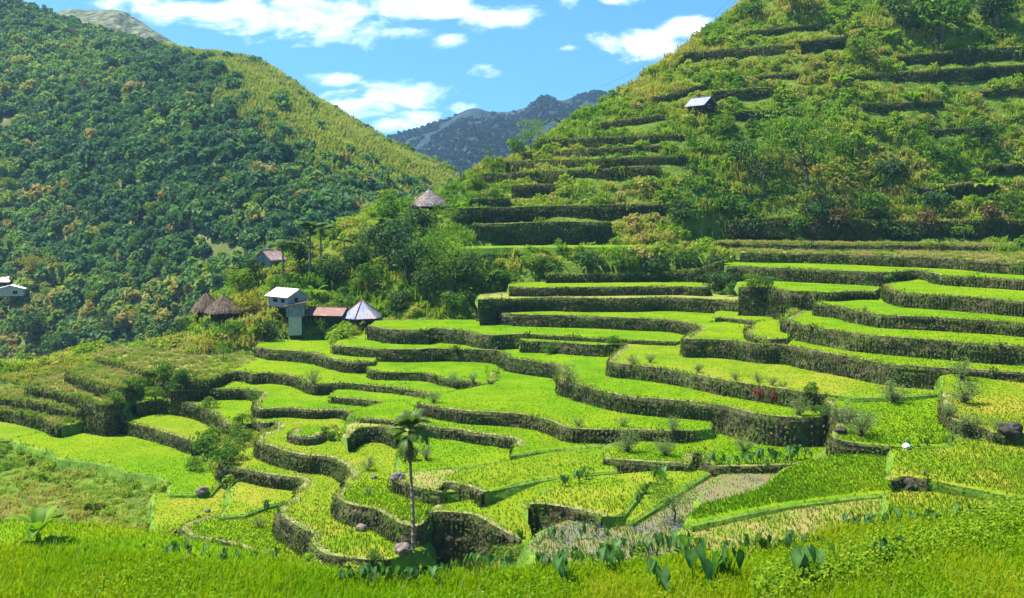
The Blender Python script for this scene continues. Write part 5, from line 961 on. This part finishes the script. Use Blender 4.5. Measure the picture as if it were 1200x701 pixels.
for (a, b_, n, w, where) in rows:
    for j in range(n):
        t = (j + RNG.uniform(.2, .8)) / n; plant('taro', a[0] + (b_[0] - a[0]) * t, a[1] + (b_[1] - a[1]) * t + RNG.uniform(-2, 3), w * RNG.uniform(.8, 1.5), 'small taro plant ' + where, 'taro plants ' + where, y0=14)
# broad-leaved weeds in the nearest corner
n = 6500; sx = RNG.uniform(880, 1240, n); sy = 701 - (sx - 880) * .28 + RNG.normal(0, 12, n); Y = -7.0 * F / (YH - sy); C = np.c_[(sx - 600) / F * Y, Y, -7.0 + RNG.uniform(.1, .42, n)]; C = C[(Y > 12)]
v, fc = leaves(C, RNG.normal(0, .5, C.shape) + np.array([0, -.3, 1.]), RNG.uniform(.045, .09, len(C)), .75); o = mesh_np('weeds', v, [fc], M['weed'], None, np.repeat(RNG.uniform(0, 1, len(C)), 4)); tag(o, 'low broad-leaved creeper at the bottom right', 'weeds', kind='stuff')
n = 9000; sx = RNG.uniform(-60, 1260, n); sy = np.interp(sx, [-60, 470, 800, 1260], [640, 682, 654, 600]) + RNG.uniform(0, 110, n); Y = -7.0 * F / (YH - sy); X = (sx - 600) / F * Y; k_ = fbm(X * .55, Y * .55 + 40, 3) > .56; X, Y = X[k_], Y[k_]
C = np.c_[X, Y, -7.0 + RNG.uniform(.08, .34, len(X))]; v, fc = leaves(C, RNG.normal(0, .5, C.shape) + np.array([0, -.3, 1.]), RNG.uniform(.05, .12, len(C)), .5); o = mesh_np('weeds', v, [fc], M['weed'], None, np.repeat(RNG.uniform(0, .8, len(C)), 4)); tag(o, 'patches of leafy weeds among the nearest rice', 'weeds', kind='stuff')
X = RNG.uniform(-16, 16, 1500); Y = RNG.uniform(15, 24, 1500); ok = inpoly(X, Y, FD['F0']['poly']); C = np.c_[X, Y, np.full(1500, -7.)][ok]; v, fc = blades(C, RNG.uniform(.3, .62, len(C)), .012, .9); o = mesh_np('dry_grass', v, fc, M['fringe'], None, np.repeat(RNG.uniform(.2, 1, len(C)), 5)); tag(o, 'bent dry stalks in the nearest field', 'grass', kind='stuff')
def scatter_poly(idn, k, x0, x1, y0, y1):
    f = FD[idn]; n = k; sx = RNG.uniform(x0, x1, n); sy = RNG.uniform(y0, y1, n); Y = f['c'] / ((YH - sy) / F - f['g']); X = (sx - 600) / F * Y; ok = inpoly(X, Y, f['poly']); return np.c_[X, Y, fz(f, Y)][ok]
M['flower'] = leaf_mat('blue_flower', [(0, (.12, .14, .5)), (1, (.3, .3, .7))], .3)
C = scatter_poly('FB4', 2400, 660, 800, 585, 660); C = C[fbm(C[:, 0] * .5, C[:, 1] * .5, 3) > .5]; C[:, 2] += RNG.uniform(.1, .3, len(C)); v, fc = leaves(C, RNG.normal(size=C.shape), .09, .7); o = mesh_np('flowers', v, [fc], M['flower'], None, np.repeat(RNG.uniform(0, 1, len(C)), 4)); tag(o, 'blue water flowers in the shallow pond', 'flowers', kind='stuff')
M['redleaf'] = leaf_mat('red_leaf', [(0, (.16, .01, .03)), (1, (.35, .03, .08))], .3)
for (px, py, w, lb) in [(889, 452, 16, 'red-leaved bush on the long wall face, left one'), (906, 456, 18, 'red-leaved bush on the long wall face, right one')]:
    f = FD['FJ']; kk = np.argmin(np.abs(600 + F * f['wf'][:, 0] / f['wf'][:, 1] - px)); w0 = f['wf'][kk]; t = empty('red_bush', (w0[0], w0[1] - .25, f['z'] - .5)); tag(t, lb, 'bush', 'red bushes on the wall', 'thing')
    C = RNG.normal(0, .28, (110, 3)) * np.array([1, .5, .8]); b = Bag(); v, fc = leaves(C, RNG.normal(size=C.shape) + np.array([0, -1, .5]), .2, .5); b.add(v, fc, 0, np.repeat(RNG.uniform(0, 1, 110), 4)); b.build('foliage', M['redleaf'], t)
# power cable to the top of the hill
M['cable'] = surf_mat('black_cable', [(.3, (.03, .03, .03)), (.7, (.05, .05, .05))], 1, 2, .6)
a, c = P(705, 121, 186), P(900, -30, 205); s = np.linspace(0, 1, 30)[:, None]; q = a + (c - a) * s; q[:, 2] -= 3.2 * np.sin(np.pi * s[:, 0])
for dz in (1.6, 3.0): b = Bag(); b.add(*tube(q + np.array([0, 0, dz]), .02, 4), 0); o = b.build('power_cable', [M['cable']]); tag(o, 'thin cable sagging across the sky to the hilltop, ' + ('lower' if dz < 2 else 'upper') + ' of two', 'cable', 'cables', 'thing')
# unused prototypes are not part of the place
for o in list(COL.objects):
    if o.type == 'EMPTY' and o.location.z < -400:
        for ch in KIDS.get(o.name, []): bpy.data.objects.remove(ch)
        bpy.data.objects.remove(o)
# ------------------------------------------------------------------ air
bm = bmesh.new(); bmesh.ops.create_cube(bm, size=1); me = bpy.data.meshes.new('haze'); bm.to_mesh(me); bm.free(); hz = link(bpy.data.objects.new('haze', me))
hz.location = (0, 780, 100); hz.scale = (3000, 1760, 354); m, nt_, out = new_mat('air'); vol = nd(nt_, 'ShaderNodeVolumePrincipled'); vol.inputs['Color'].default_value = (.4, .68, 1, 1); vol.inputs['Density'].default_value = .00016; vol.inputs['Anisotropy'].default_value = .2
nt_.links.new(vol.outputs[0], out.inputs['Volume']); me.materials.append(m); tag(hz, 'thin blue haze over the valley', 'haze', kind='stuff')
